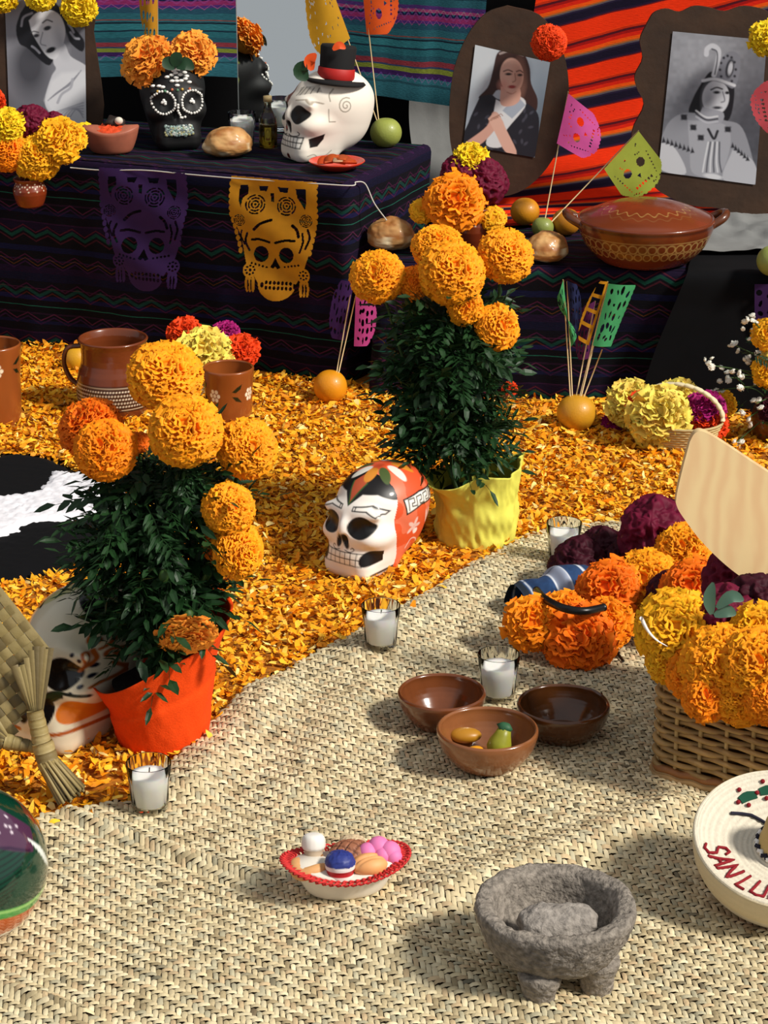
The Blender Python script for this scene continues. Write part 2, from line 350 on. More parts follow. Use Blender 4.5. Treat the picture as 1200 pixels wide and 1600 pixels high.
# ---------------------------------------------------------------- woven mat
mat_px = [(40, 1310), (75, 1288), (150, 1272), (205, 1264), (250, 1222), (300, 1184), (345, 1142), (385, 1098), (470, 1047), (560, 1005), (640, 960), (690, 935), (760, 885), (830, 843), (900, 833), (1000, 828), (1700, 828), (1950, 1660), (-520, 1660), (-400, 1345)]
MATP = np.array([G(*p)[:2] for p in mat_px])
def inpoly(P, X, Y):
    ins = np.zeros(np.shape(X), bool); n = len(P)
    for k in range(n):
        (ax, ay), (bx, by) = P[k], P[(k+1) % n]; c = (ay > Y) != (by > Y)
        ins ^= c & (X < (bx-ax)*(Y-ay)/(by-ay if by != ay else 1e-12)+ax)
    return ins
def seg_d(X, Y, a, b):
    ex, ey = b[0]-a[0], b[1]-a[1]; t = np.clip(((X-a[0])*ex+(Y-a[1])*ey)/(ex*ex+ey*ey), 0, 1)
    return np.hypot(X-a[0]-ex*t, Y-a[1]-ey*t)
g2 = lambda *p: G(*p)[:2]
RIDGES = [(g2(110, 1290), g2(400, 1392), .012, .011), (g2(0, 1560), g2(130, 1610), .008, .008), (g2(1050, 1285), g2(700, 1420), .018, .035),
          (g2(420, 1110), g2(300, 1240), .022, .05), (g2(560, 1040), g2(760, 910), .014, .04), (g2(560, 1480), g2(900, 1620), .012, .04), (g2(560, 1090), g2(470, 1240), .010, .04)]
def matz(X, Y):
    X, Y = np.asarray(X, float), np.asarray(Y, float)
    z = .018+.010*n2(X*4.2, Y*4.2, 77)+.002*n2(X*13, Y*13, 78)
    for a, b, A, s in RIDGES: z = z+A*np.exp(-(seg_d(X, Y, a, b)/s)**2)
    return z
def GM(px, py):                             # photo point on the mat
    z = .014
    for _ in range(6): p = G(px, py, z); z = float(matz(p[0], p[1]))
    p[2] = z; return p
PU, PV, A0 = .0062, .0069, R(7)
ca, sa = math.cos(A0), math.sin(A0)
lo, hi = MATP.min(0), MATP.max(0)
ii, jj = np.meshgrid(np.arange(-260, 260), np.arange(-35, 450), indexing='ij')
def strand_xy(a, b):
    a_, b_ = a*PU, b*PV; return a_*ca-b_*sa+.1, a_*sa+b_*ca+2.0
m_ = (ii+jj) % 4
cx_, cy_ = strand_xy(ii, jj)
vis = np.abs(cx_) < (cy_*.99+.6)*.1715*1.55
fl_i = []
for kind in (0, 1):                         # 0: strand along u shows, 1: strand along v shows
    sel = (m_ == 0) if kind == 0 else (m_ == 2)
    I, J = ii[sel & vis], jj[sel & vis]
    ci, cj = (I+.5, J+0.0) if kind == 0 else (I+0.0, J+.5)
    if kind == 1: ci, cj = I+0.0, J+.5
    X, Y = strand_xy(ci, cj); k = inpoly(MATP, X, Y); fl_i.append((kind, ci[k], cj[k]))
ls = np.array([-1.30, -.95, -.4, .4, .95, 1.30]); hs = np.array([-1.3, .15, 1.0, 1.0, .15, -1.3])*.0016; wsx = np.array([-.46, 0, .46]); hw = np.array([-.0009, .0004, -.0009])
VV, CC, CENT = [], [], []
for kind, ci, cj in fl_i:
    n = len(ci); lj = rng.normal(0, .05, (n, 1, 1)); wj = 1+rng.normal(0, .06, (n, 1, 1))
    A = np.broadcast_to(ls[None, :, None], (n, 6, 3))*(1+lj); B = np.broadcast_to(wsx[None, None, :], (n, 6, 3))*wj+rng.normal(0, .04, (n, 1, 1))
    a = ci[:, None, None]+(A if kind == 0 else B); b = cj[:, None, None]+(B if kind == 0 else A)
    X, Y = strand_xy(a, b); Z = matz(X, Y)+hs[None, :, None]*(1+rng.normal(0, .2, (n, 1, 1)))+hw[None, None, :]+rng.normal(0, .00025, (n, 1, 1))
    VV.append(np.stack([X, Y, Z], -1).reshape(n, 18, 3))
    base = np.array([hx('d0bf98'), hx('dccda8'), hx('bcab86'), hx('b9b092'), hx('c4ac86'), hx('a39270')])
    strand = cj if kind == 0 else ci
    sid = (np.round(strand).astype(int)*7919+kind*131) % 97
    c = base[rng.choice(6, n, p=[.32, .26, .14, .12, .1, .06])]*(1+.10*np.sin(sid*1.7))[:, None]*(1+rng.normal(0, .08, (n, 1)))
    dk = rng.random(n) < .012; c[dk] *= .35
    CC.append(np.repeat(c[:, None, :], 18, 1)); 
VV, CC = np.concatenate(VV), np.clip(np.concatenate(CC), 0, 1)
M_straw = vmat('palm_straw', .65, bump=.25, bscale=260, spec=.35)
mat_t = thing('woven_mat', 'large woven palm mat in straw colour spread over the foreground', 'mat', (0, 2.0, 0))
order = np.argsort(VV[:, 7, 1]+np.where(np.abs(VV[:, 7, 0]) > .1715*(VV[:, 7, 1]*.99+.5)*.96, 9, 0)+np.where(VV[:, 7, 1] < 2.085, 9, 0))
one = gridF(6, 3)
org = np.array([0, 2.0, 0])
big, rest = order[:300], order[300:]
Fm = (one[None]+np.arange(len(rest))[:, None, None]*18).reshape(-1, 4)
o = mk('weave', VV[rest].reshape(-1, 3)-org, Fm, M_straw, mat_t, C=CC[rest].reshape(-1, 3)); o['kind'] = 'stuff'
for q in big: mk('straw_strand', VV[q]-org, one, M_straw, mat_t, C=CC[q])
gx, gy = np.meshgrid(np.linspace(lo[0], hi[0], 150), np.linspace(lo[1], hi[1], 170), indexing='ij')
k = inpoly(MATP, gx, gy).ravel(); Fq = gridF(150, 170); Fq = Fq[k[Fq].all(1)]
mk('mat_underside', np.stack([gx, gy, matz(gx, gy)-.0032], -1).reshape(-1, 3)-org, Fq, mat('straw_gap', '3a2c1a', .9), mat_t)
# plaited edge of the mat
E = np.array([np.append(p, 0) for p in smoothp(MATP[1:16], 240)]); E[:, 2] = matz(E[:, 0], E[:, 1])+.001
for ph in (0, math.pi):
    w_ = np.arange(len(E)); Q = E.copy(); Q[:, 2] += .0015*np.sin(w_*1.6+ph); Q[:, 1] += .0025*np.cos(w_*1.6+ph)
    V, F = tube(Q, .0028, 6); mk('edge_plait', V, F, M_straw, mat_t, C=np.tile(hx('c0ae84'), (len(V), 1)))

# ---------------------------------------------------------------- petal carpet and coloured sand
blk_px = [(-60, 730), (30, 713), (80, 722), (120, 742), (175, 760), (215, 800), (215, 850), (170, 880), (110, 895), (40, 916), (-60, 930)]
BLK = np.array([G(*p)[:2] for p in blk_px])
wht_px = [(-60, 795), (0, 786), (55, 778), (75, 745), (110, 748), (165, 752), (200, 775), (190, 825), (120, 830), (60, 835), (25, 855), (-60, 868)]
WHT = np.array([G(*p)[:2] for p in wht_px])
def powder(name, P, h, m, label, cat, res, grain, seed):
    lo, hi = P.min(0), P.max(0); nu, nv = int((hi[0]-lo[0])/res), int((hi[1]-lo[1])/res)
    X, Y = np.meshgrid(np.linspace(lo[0], hi[0], nu), np.linspace(lo[1], hi[1], nv), indexing='ij')
    d = np.min([seg_d(X, Y, P[k], P[(k+1) % len(P)]) for k in range(len(P))], 0); d = np.where(inpoly(P, X, Y), d, -d)+.008*n2(X*60, Y*60, seed)
    Z = np.clip(d/.03, 0, 1)**.6*h+grain*(n2(X*160, Y*160, seed+1)+n2(X*330, Y*330, seed+2))
    F = gridF(nu, nv); F = F[(d.ravel()[F] > 0).all(1)]
    o = mk(name, np.stack([X, Y, Z], -1).reshape(-1, 3), F, m); return tag(o, label, cat, kind='stuff')
powder('black_sand', BLK, .016, mat('black_sand', '08080b', .95, spec=.2), 'patch of black sand spread among the petals at the left', 'sand', .006, .0012, 3)
powder('white_salt', WHT, .024, mat('white_salt', 'e6e4ea', .9, noise=.1, nscale=80), 'thick band of white salt laid across the black sand', 'salt', .0045, .003, 5)
M_petal = vmat('marigold_petal', .6, spec=.3, sub=.0)
PC = np.array([hx('f0a81c'), hx('f8b82c'), hx('fbc84e'), hx('ec9010'), hx('f09e10'), hx('d8860c'), hx('fcdc88'), hx('f7970c')])
PP = [.22, .2, .1, .16, .14, .08, .04, .06]
def petal_shape(n, L, W):
    s = np.array([0, .35, .72, 1.0]); wd = np.array([.18, .42, .5, .28])
    P = np.zeros((n, 4, 2, 3)); curl = rng.normal(0, .5, (n, 1, 1)); cup = rng.normal(0.1, .25, (n, 1, 1))
    P[..., 0] = (s[None, :, None]-.5)*L[:, None, None]+rng.normal(0, .0008, (n, 4, 2))
    P[..., 1] = wd[None, :, None]*np.array([-1, 1])[None, None]*W[:, None, None]+rng.normal(0, .0006, (n, 4, 2))
    P[..., 2] = L[:, None, None]*(curl*(s[None, :, None]-.5)**2)+cup*W[:, None, None]*np.array([-1, 1])[None, None]*(s[None, :, None]-.4)
    return P.reshape(n, 8, 3)
def orient(P, yaw, tilt, roll):
    def r(P, a, i, j):
        c, s = np.cos(a)[:, None], np.sin(a)[:, None]; Q = P.copy(); Q[..., i] = P[..., i]*c-P[..., j]*s; Q[..., j] = P[..., i]*s+P[..., j]*c; return Q
    return r(r(r(P, roll, 1, 2), tilt, 2, 0), yaw, 0, 1)
n = 165000
X = rng.uniform(-1.3, 1.2, n); Y = 2.28+rng.beta(1.0, 1.15, n)*2.42
k = (np.abs(X) < .1715*(Y*.99+.45)*1.36) & ~inpoly(BLK*1.0, X, Y)
near = np.min([seg_d(X, Y, MATP[a], MATP[a+1]) for a in range(0, 16)], 0)
inm = inpoly(MATP, X, Y)
k &= ~inm | ((near < .03) & (rng.random(n) < .10*np.exp(-near/.010)+.012))
# keep clear of the tables
k &= ((np.stack([X, Y], 1)-c0) @ e2 < .02) | (X > .1)
k &= Y < np.where(X > -.03, fy(X)-.005, 9)
X, Y, near, inm = X[k], Y[k], near[k], inm[k]; n = len(X)
keep = rng.random(n) < np.clip(.35+.65*(Y-2.2)/1.2, 0, 1)*.62+.2; X, Y, inm = X[keep], Y[keep], inm[keep]; n = len(X)
L = rng.uniform(.011, .022, n); Wd = L*rng.uniform(.28, .5, n)
P = orient(petal_shape(n, L, Wd), rng.uniform(0, 6.28, n), rng.normal(0, .38, n), rng.normal(0, .45, n))
Zb = np.where(inm, matz(X, Y)+.003, rng.uniform(.004, .019, n)+.006*n2(X*7, Y*7, 61))
P += np.stack([X, Y, Zb], 1)[:, None]
C = np.clip(PC[rng.choice(8, n, p=PP)]*(1+rng.normal(0, .08, (n, 1))), 0, 1)
pq = gridF(4, 2)
score = Y+np.where((np.abs(X) > .1715*(Y*.99+.45)*.97) | (Zb < .011), 9, 0)
idx = np.argsort(score); big, rest = idx[:300], idx[300:]
o = mk('petal_carpet', P[rest].reshape(-1, 3), (pq[None]+np.arange(len(rest))[:, None, None]*8).reshape(-1, 4), M_petal, C=np.repeat(C[rest], 8, 0))
tag(o, 'thick carpet of loose orange and yellow marigold petals on the floor', 'petals', kind='stuff')
for q in big:
    c = P[q].mean(0); o = mk('marigold_petal', P[q]-c, pq, M_petal, C=np.tile(C[q], (8, 1))); o.location = c
    tag(o, 'single loose marigold petal on the near edge of the petal carpet', 'petal', 'loose petals at the near edge of the carpet')
gx, gy = np.meshgrid(np.linspace(-1.3, 1.2, 120), np.linspace(2.25, 4.75, 140), indexing='ij')
gz = .007+.004*n2(gx*9, gy*9, 61)+.002*n2(gx*50, gy*50, 62)
k = (~inpoly(MATP, gx, gy) & ~inpoly(BLK, gx, gy)).ravel(); Fq = gridF(120, 140); Fq = Fq[k[Fq].all(1)]
o = mk('petal_litter', np.stack([gx, gy, gz], -1).reshape(-1, 3), Fq, mat('petal_litter', 'b06a0a', .9, noise=.5, nscale=90, bump=.6, bscale=90))
tag(o, 'matted layer of crushed petals under the loose ones', 'petals', kind='stuff')

# ---------------------------------------------------------------- flower and leaf kinds
def pom(seed, n=190, w=.30, ruf=.05, cosmin=-.55, flat=.86, inner=.5, shag=.0, fl=1.0):
    r = np.random.default_rng(seed); k = np.arange(n)+.5
    ct = 1-(1-cosmin)*k/n; ph = k*2.39996+r.normal(0, .15, n); st = np.sqrt(np.clip(1-ct*ct, 0, 1))
    d = np.stack([st*np.cos(ph), st*np.sin(ph), ct], 1)
    e = np.cross(np.tile([0, 0, 1.0], (n, 1)), d); e /= np.linalg.norm(e, axis=1)[:, None]+1e-9
    dn = np.cross(e, d); dn *= -np.sign(dn[:, 2:3]+1e-9)                     # points down the flower
    a = r.normal(0, .5, n)[:, None]; e, dn = e*np.cos(a)+dn*np.sin(a), dn*np.cos(a)-e*np.sin(a)
    rad = 1+r.normal(0, .045+shag, n); S = np.array([inner, .86, 1.0, 1.02-.045*fl]); Wd = np.array([.10, .40, .5, .40])*w; dr = np.array([0, .0, .22, .55])*w*fl
    P = np.zeros((n, 4, 5, 3)); t = np.array([-1, -.5, 0, .5, 1.0]); pw = r.uniform(0, 6.28, n); fw = r.uniform(2.5, 4.5, n)
    for i in range(4):
        for j in range(5):
            wv = np.sin(t[j]*fw+pw)*ruf*(0, .3, 1.0, 1.3)[i]
            rr = rad*S[i]+(r.normal(0, ruf*.35, n) if i > 1 else 0)+(.10*w*(abs(t[j])-.5) if i > 1 else 0)-(.10*w*t[j]**2 if i == 3 else 0)
            P[:, i, j] = d*rr[:, None]+e*(t[j]*Wd[i]*2)+dn*(dr[i]+wv+(r.normal(0, ruf*.4, n) if i > 1 else np.zeros(n)))[:, None]
    P[..., 2] *= flat
    c = np.repeat(np.clip(1+r.normal(0, .10, (n, 1)), .6, 1.25)*np.stack([np.ones(n), 1+r.normal(0, .06, n), np.ones(n)], 1), 20, 0)
    bv, bf = ball((.82, .82, .82*flat), 20, 12)
    V = np.concatenate([P.reshape(-1, 3), bv]); F = np.concatenate([(gridF(4, 5)[None]+np.arange(n)[:, None, None]*20).reshape(-1, 4), bf+n*20])
    C = np.concatenate([c, np.tile([.8, .72, .7], (len(bv), 1))]); return V, F, C
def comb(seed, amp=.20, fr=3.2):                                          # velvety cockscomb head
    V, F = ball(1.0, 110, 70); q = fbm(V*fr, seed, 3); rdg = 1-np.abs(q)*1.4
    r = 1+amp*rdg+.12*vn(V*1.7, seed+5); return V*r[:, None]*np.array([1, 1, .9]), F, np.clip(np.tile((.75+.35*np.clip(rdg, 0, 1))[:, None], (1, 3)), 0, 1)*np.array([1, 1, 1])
FM = {}
def fmat(key):
    tab = {'orange': ('fa8c0c', .06), 'amber': ('fc9e14', .0), 'deep': ('f4720a', 0), 'red': ('e8420c', 0), 'yellow': ('f0c02a', 0), 'pale': ('efd45c', 0), 'gold': ('f4ae18', 0), 'crimson': ('64082a', 0), 'maroon': ('3a0618', 0), 'magenta': ('a01468', 0), 'peach': ('f59a34', 0), 'lemon': ('f2cc1e', 0)}
    if key not in FM: FM[key] = mat('flower_'+key, tab[key][0], .65, vcol=True, spec=.25, sheen=0)
    return FM[key]
FMESH = {}
POMK = {'marigold': dict(n=560, w=.150, ruf=.030, shag=-.005, fl=.8), 'carnation': dict(n=260, w=.24, ruf=.05, flat=.78, cosmin=-.35, shag=.035, fl=.5), 'paper': dict(fl=.35, n=230, w=.27, ruf=.06, flat=.8, cosmin=-.35, shag=.045, inner=.3), 'small': dict(n=90, w=.34, ruf=.06, flat=.6, cosmin=-.1)}
def fmesh(kind, key, var=0):
    k = (kind, key, var)
    if k not in FMESH:
        V, F, C = comb(var*13+3) if kind == 'comb' else pom(hash(kind) % 1 + var*17+len(kind), **POMK[kind])
        FMESH[k] = mesh_data(kind+'_head', V, F, fmat(key), C)
    return FMESH[k]
NF = [0]
def flower(name, c, r, kind='marigold', key='orange', axis=(0, -.6, .8), parent=None, label=None, cat='flower', group=None, sq=None):
    NF[0] += 1
    q = Vector(axis).to_track_quat('Z', 'Y').to_euler()
    s = (r, r, r) if sq is None else (r*sq[0], r*sq[1], r*sq[2])
    c = np.asarray(c, float)
    if parent is not None: c = c-np.array(parent.location)
    o = inst(name, fmesh(kind, key, NF[0] % 3), parent, c, q, s)
    if parent is None: tag(o, label, cat, group)
    return o
def leaf_mesh(seed, nl=5, wl=.15, droop=.35, m=None):
    r = np.random.default_rng(seed); b = MB()
    ax = lambda s: np.array([s, 0, -droop*s*s])
    V, F = tube([ax(s) for s in (0, .35, .7, 1)], [.012, .010, .008, .004], 3); b.add(V, F, (.9, 1, .7))
    def blade(p, ang, L, wd):
        d = np.array([math.cos(ang), math.sin(ang), r.normal(-.12, .25)]); d /= np.linalg.norm(d); s = np.cross(d, [0, 0, 1]); s /= np.linalg.norm(s); up = np.array([0, 0, 1])
        cu = r.normal(-.12, .1)
        V = [p, p+d*L*.35-s*wd+up*.012, p+d*L*.35+s*wd+up*.012, p+d*L*.36, p+d*L*.72-s*wd*.8+up*L*cu*.5, p+d*L*.72+s*wd*.8+up*L*cu*.5, p+d*L*.72+up*(L*cu*.5-.012), p+d*L+up*L*cu]
        g = 1+r.normal(0, .14); b.add(V, [(0, 1, 3), (0, 3, 2), (1, 4, 6, 3), (3, 6, 5, 2), (4, 7, 6), (6, 7, 5)], (g, g*(1+r.normal(0, .04)), g))
    for k in range(nl):
        s = .22+.68*k/nl
        for sg in (-1, 1): blade(ax(s), sg*r.uniform(.7, 1.05), r.uniform(.26, .40)*(1-.25*abs(s-.55)), wl*.33)
    blade(ax(.97), r.normal(0, .2), .34, wl*.36)
    return mesh_data('leaf', np.concatenate(b.v), b.f, m, np.concatenate(b.c), smooth=False)
M_leaf = mat('marigold_leaf', '1b3a1a', .5, vcol=True, spec=.4)
M_leaf2 = mat('bright_leaf', '4a6a30', .5, vcol=True)
M_stem = mat('green_stem', '35531f', .6)
LEAF = [leaf_mesh(s, nl, w_, dr, M_leaf) for s, nl, w_, dr in ((1, 5, .15, .3), (2, 6, .13, .5), (3, 5, .17, .15), (4, 4, .2, .4))]
def foliage(t, pts, outs, sizes, seed):
    r = np.random.default_rng(seed)
    for p, o_, s in zip(pts, outs, sizes):
        yaw = math.atan2(o_[1], o_[0]); pit = r.normal(.1, .45)
        inst('leaf', LEAF[r.integers(4)], t, np.asarray(p)-np.array(t.location), (r.normal(0, .4), -pit, yaw), s)
def bud(t, p, r, col=None):
    V, F = lathe([(0, -1.2), (.5, -1.1), (.85, -.3), (.8, .4), (.45, 1.0), (0, 1.15)], 12)
    return mk('bud', V*r+np.asarray(p)-np.array(t.location), F, M_stem, t)

# ---------------------------------------------------------------- pottery helpers
def pot(name, prof, m, parent, n=64, paint=None, dn=6, uvscale=None, wob=0):
    """turned vessel; paint(Paint) receives x = angle*radius-ish, y = height of the outer wall"""
    p = np.array(prof, float); seg = np.concatenate([[0], np.cumsum(np.linalg.norm(np.diff(p, axis=0), axis=1))])
    k = max(len(p), int(seg[-1]/dn)) if dn < 1 else len(p)*dn
    t = np.linspace(0, seg[-1], k); q = np.stack([np.interp(t, seg, p[:, 0]), np.interp(t, seg, p[:, 1])], 1)
    V, F = lathe(q, n); C = None
    if paint:
        a = np.repeat(np.arctan2(-np.cos(np.linspace(0, 2*np.pi, n, endpoint=False)), np.sin(np.linspace(0, 2*np.pi, n, endpoint=False))*-1), 1)
        ang = np.linspace(0, 2*np.pi, n, endpoint=False); ang = (ang+np.pi/2+np.pi) % (2*np.pi)-np.pi   # 0 faces the viewer, + to the right
        A = np.repeat(ang, k); Z = np.tile(q[:, 1], n); T = np.tile(t, n); C = paint(A, Z, T, np.tile(q[:, 0], n))
    if wob: V = V*(1+wob*vn(V*14, 3))[:, None]
    return mk(name, V, F, m, parent, C=C)
def rim_prof(pts, th):                      # outer wall points bottom->top, thickness -> closed vessel profile
    o_ = [np.array(p, float) for p in pts]; i_ = [np.array([max(p[0]-th, 0), p[1]]) for p in o_[::-1]]
    i_[-1][1] += th; i_ = [p for p in i_ if p[1] >= o_[0][1]+th*.9]
    top = o_[-1]+np.array([-th/2, th*.45]); return [(0, o_[0][1])]+[tuple(p) for p in o_]+[tuple(top)]+[tuple(p) for p in i_]+[(0, o_[0][1]+th)]
M_glass = mat('clear_glass', 'fbfdfc', .02, trans=1.0, spec=.5, ior=1.22)
M_wax = mat('white_wax', 'f2efea', .5, sub=.3)
M_wick = mat('burnt_wick', '15110e', .9)
def candle(p, label, s=1.0, wick=True, wax_h=.050, wickless=False):
    t = thing('candle_glass', label, 'candle', p, rz=random.uniform(0, .2), scale=s, group='votive candle glasses')
    n = 96; prof = [(0, 0), (.0205, 0), (.0225, .002), (.0235, .008), (.0265, .040), (.0292, .066), (.0286, .0672), (.0278, .066), (.0252, .040), (.0228, .0105), (.0215, .0085), (0, .0085)]
    V, F = lathe(prof, n); a = np.repeat(np.linspace(0, 2*np.pi, n, endpoint=False), len(prof)); fl_ = np.ones(len(V))
    idx = np.tile(np.arange(len(prof)), n); k = (idx >= 3) & (idx <= 4); fl_[k] = 1-.035*(.5+.5*np.cos(a[k]*16))
    k = (idx == 5); fl_[k] = 1-.012*(.5+.5*np.cos(a[k]*16))
    V[:, :2] *= fl_[:, None]; mk('glass', V, F, M_glass, t)
    V, F = lathe([(0, .0092), (.0205, .0092), (.0222, .0110), (.0238, wax_h*.72), (.0246, wax_h), (.018, wax_h-.0012), (0, wax_h-.001)], 40); wx = mk('wax', V, F, M_wax, t)
    if wick:
        V, F = tube([(0, 0, wax_h-.002), (.0005, 0, wax_h+.004), (.001, 0, wax_h+.009)], .0009, 6); mk('wick', V, F, M_wick, wx)
    return t

# ---------------------------------------------------------------- cut paper flags
def paper_mask(kind, s, t, seed=0):
    """True where paper stays; s along the stick 0..1, t away from it 0..1"""
    q = Paint(s, t, np.array([1.0, 1, 1])); q.soft = 1e-4; r = np.random.default_rng(seed)
    Z = np.zeros(3)
    sc_ = .018*np.abs(np.sin(s*math.pi*11)) if kind != 'plain' else 0
    far = 1-.018+sc_-(.0 if kind in ('plain', 'square') else .9*np.abs(s-.5)**2.6*2.2)
    keep = t < far
    if kind == 'skull':
        for dx in (-.17, .17): q.ell(.5+dx, .42, .085, .09, Z)
        q.poly([(.46, .58), (.54, .58), (.5, .66)], Z)
        for k in range(6): q.ell(.32+k*.072, .78, .022, .03, Z)
        for k in range(26): q.ell(r.uniform(.08, .92), r.choice([r.uniform(.12, .28), r.uniform(.86, .92)]), .018, .012, Z, rot=r.uniform(0, 3))
        for k in range(7): q.ell(.12+.013*k, .35+.07*k, .012, .02, Z); q.ell(.88-.013*k, .35+.07*k, .012, .02, Z)
    elif kind in ('lattice', 'square'):
        for k in range(5):
            for j in range(4):
                q.ell(.12+.19*k+r.uniform(-.04, .04), .2+.2*j+r.uniform(-.05, .05), r.uniform(.025, .07), r.uniform(.025, .08), Z, rot=r.uniform(0, 3))
    elif kind == 'windows':
        for k in range(4): q.poly([(.06+.24*k, .18), (.24+.24*k, .18), (.24+.24*k, .82), (.06+.24*k, .82)], Z)
    elif kind == 'dots':
        for k in range(40): q.ell(r.uniform(.06, .94), r.uniform(.1, .9), .016, .012, Z)
    return keep & (q.c[:, 0] > .5)
PMAT = {}
def pmat(col):
    if col not in PMAT:
        m = mat('paper_'+col, col, .75, noise=.08, nscale=60); PMAT[col] = m
        nt = m.node_tree; b = nt.nodes['Principled BSDF']; tr = nt.nodes.new('ShaderNodeBsdfTranslucent'); tr.inputs[0].default_value = (*hx(col), 1)
        ms = nt.nodes.new('ShaderNodeMixShader'); ms.inputs[0].default_value = .3; nt.links.new(b.outputs[0], ms.inputs[1]); nt.links.new(tr.outputs[0], ms.inputs[2])
        nt.links.new(ms.outputs[0], nt.nodes['Material Output'].inputs[0])
    return PMAT[col]
M_pick = mat('wooden_pick', 'd9bd8c', .7)
def paper_piece(name, quad, col, kind, parent=None, org=(0, 0, 0), bulge=.006, nu=70, nv=70, seed=0):
    """quad: stick start, stick end, far corner at the end, far corner at the start (world)"""
    A, B, Cc, Dd = [np.asarray(p, float) for p in quad]
    s, t = np.meshgrid(np.linspace(0, 1, nu), np.linspace(0, 1, nv), indexing='ij')
    P = (1-t[..., None])*((1-s[..., None])*A+s[..., None]*B)+t[..., None]*((1-s[..., None])*Dd+s[..., None]*Cc)
    nrm = np.cross(B-A, Dd-A); nrm /= np.linalg.norm(nrm); nrm *= np.sign(-nrm[1]) or 1
    P += nrm*(bulge*(np.sin(t*math.pi*1.3)+.35*np.sin(s*math.pi*2+seed)*t))[..., None]
    sc_, tc_ = (s[:-1, :-1]+.5/(nu-1)).ravel(), (t[:-1, :-1]+.5/(nv-1)).ravel()
    F = gridF(nu, nv)[paper_mask(kind, sc_, tc_, seed)]
    used, inv = np.unique(F, return_inverse=True); V = P.reshape(-1, 3)[used]-np.asarray(org)
    return mk(name, V, inv.reshape(F.shape), pmat(col), parent)
def pick_flag(label, base, top, quad, col, kind='skull', seed=0, bulge=.006, r=.0013, group=None):
    t = thing('paper_flag', label, 'paper flag', base, group=group)
    b = np.asarray(base); V, F = tube([b*0, np.asarray(top)-b], r, 6); mk('stick', V, F, M_pick, t)
    if quad is not None: paper_piece('cut_paper', quad, col, kind, t, base, bulge, seed=seed)
    return t

# ---------------------------------------------------------------- painted skulls
def smin(a, b, k): h = np.clip(.5+.5*(b-a)/k, 0, 1); return b*(1-h)+a*h-k*h*(1-h)
def ell_sdf(p, c, r): r = np.array(r); return (np.linalg.norm((p-np.array(c))/r, axis=1)-1)*r.min()
def skull_sdf(p):
    q = p.copy(); q[:, 0] = np.abs(q[:, 0])
    d = ell_sdf(q, (0, .12, .62), (.375, .50, .38))
    d = smin(d, ell_sdf(q, (0, -.20, .42), (.30, .27, .30)), .10)
    d = smin(d, ell_sdf(q, (.225, -.235, .415), (.10, .17, .085)), .10)
    jaw = np.linalg.norm(np.maximum(np.abs(q-np.array([0, -.19, .115]))-np.array([.14, .165, .02]), 0), axis=1)-.12
    d = smin(d, jaw, .10)
    d = smin(d, ell_sdf(q, (0, -.02, .25), (.25, .34, .20)), .12)
    d = smin(d, ell_sdf(q, (0, -.36, .23), (.19, .11, .11)), .06)
    d = smin(d, ell_sdf(q, (0, .14, .40), (.31, .42, .34)), .10)
    d = smin(d, ell_sdf(q, (.14, -.335, .65), (.15, .04, .04)), .10)
    d = smin(d, ell_sdf(q, (0, -.45, .50), (.04, .05, .09)), .06)
    d = -smin(-d, ell_sdf(q, (.16, -.505, .54), (.112, .095, .108)), .02)
    d = -smin(-d, ell_sdf(q, (.034, -.53, .40), (.036, .09, .075)), .02)
    return np.maximum(d, -q[:, 2]+.004)
_sk = []
def skull_geo(nu=300, nv=210):
    if _sk: return _sk
    th = np.linspace(.001, np.pi-.001, nv); ph = np.linspace(0, 2*np.pi, nu, endpoint=False)
    dd = np.stack([np.outer(np.cos(ph), np.sin(th)), np.outer(np.sin(ph), np.sin(th)), np.tile(np.cos(th), (nu, 1))], -1).reshape(-1, 3)
    c = np.array([0, -.05, .40]); hi = np.full(len(dd), .95); lo = np.full(len(dd), .0); found = np.zeros(len(dd), bool)
    for r in np.linspace(.95, .05, 70):
        ins = (skull_sdf(c+dd*r) < 0) & ~found; lo[ins] = r; found |= ins; hi[~found] = r
    for _ in range(12):
        m = (lo+hi)/2; i = skull_sdf(c+dd*m[:, None]) < 0; lo = np.where(i, m, lo); hi = np.where(i, hi, m)
    V = c+dd*lo[:, None]; F = gridF(nu, nv, True); _sk.extend([V, F]); return _sk
M_sk = {k: vmat('painted_ceramic_'+k, r, coat=c, spec=.5) for k, r, c in (('gloss', .25, .4), ('satin', .42, .1), ('matt', .5, .0), ('dull', .6, .0))}
def teeth(q, x0, x1, z0, z1, n, wd=.009, fill='f4efe4', ink='0d0b0a'):
    q.poly([(x0, z0), (x1, z0), (x1, z1), (x0, z1)], fill); zm = (z0+z1)/2
    for z in (z0, zm, z1): q.line([(x0, z), (x1, z)], wd, ink)
    for k in range(n+1): x = x0+(x1-x0)*k/n; q.line([(x, z0), (x, z1)], wd*.8, ink)
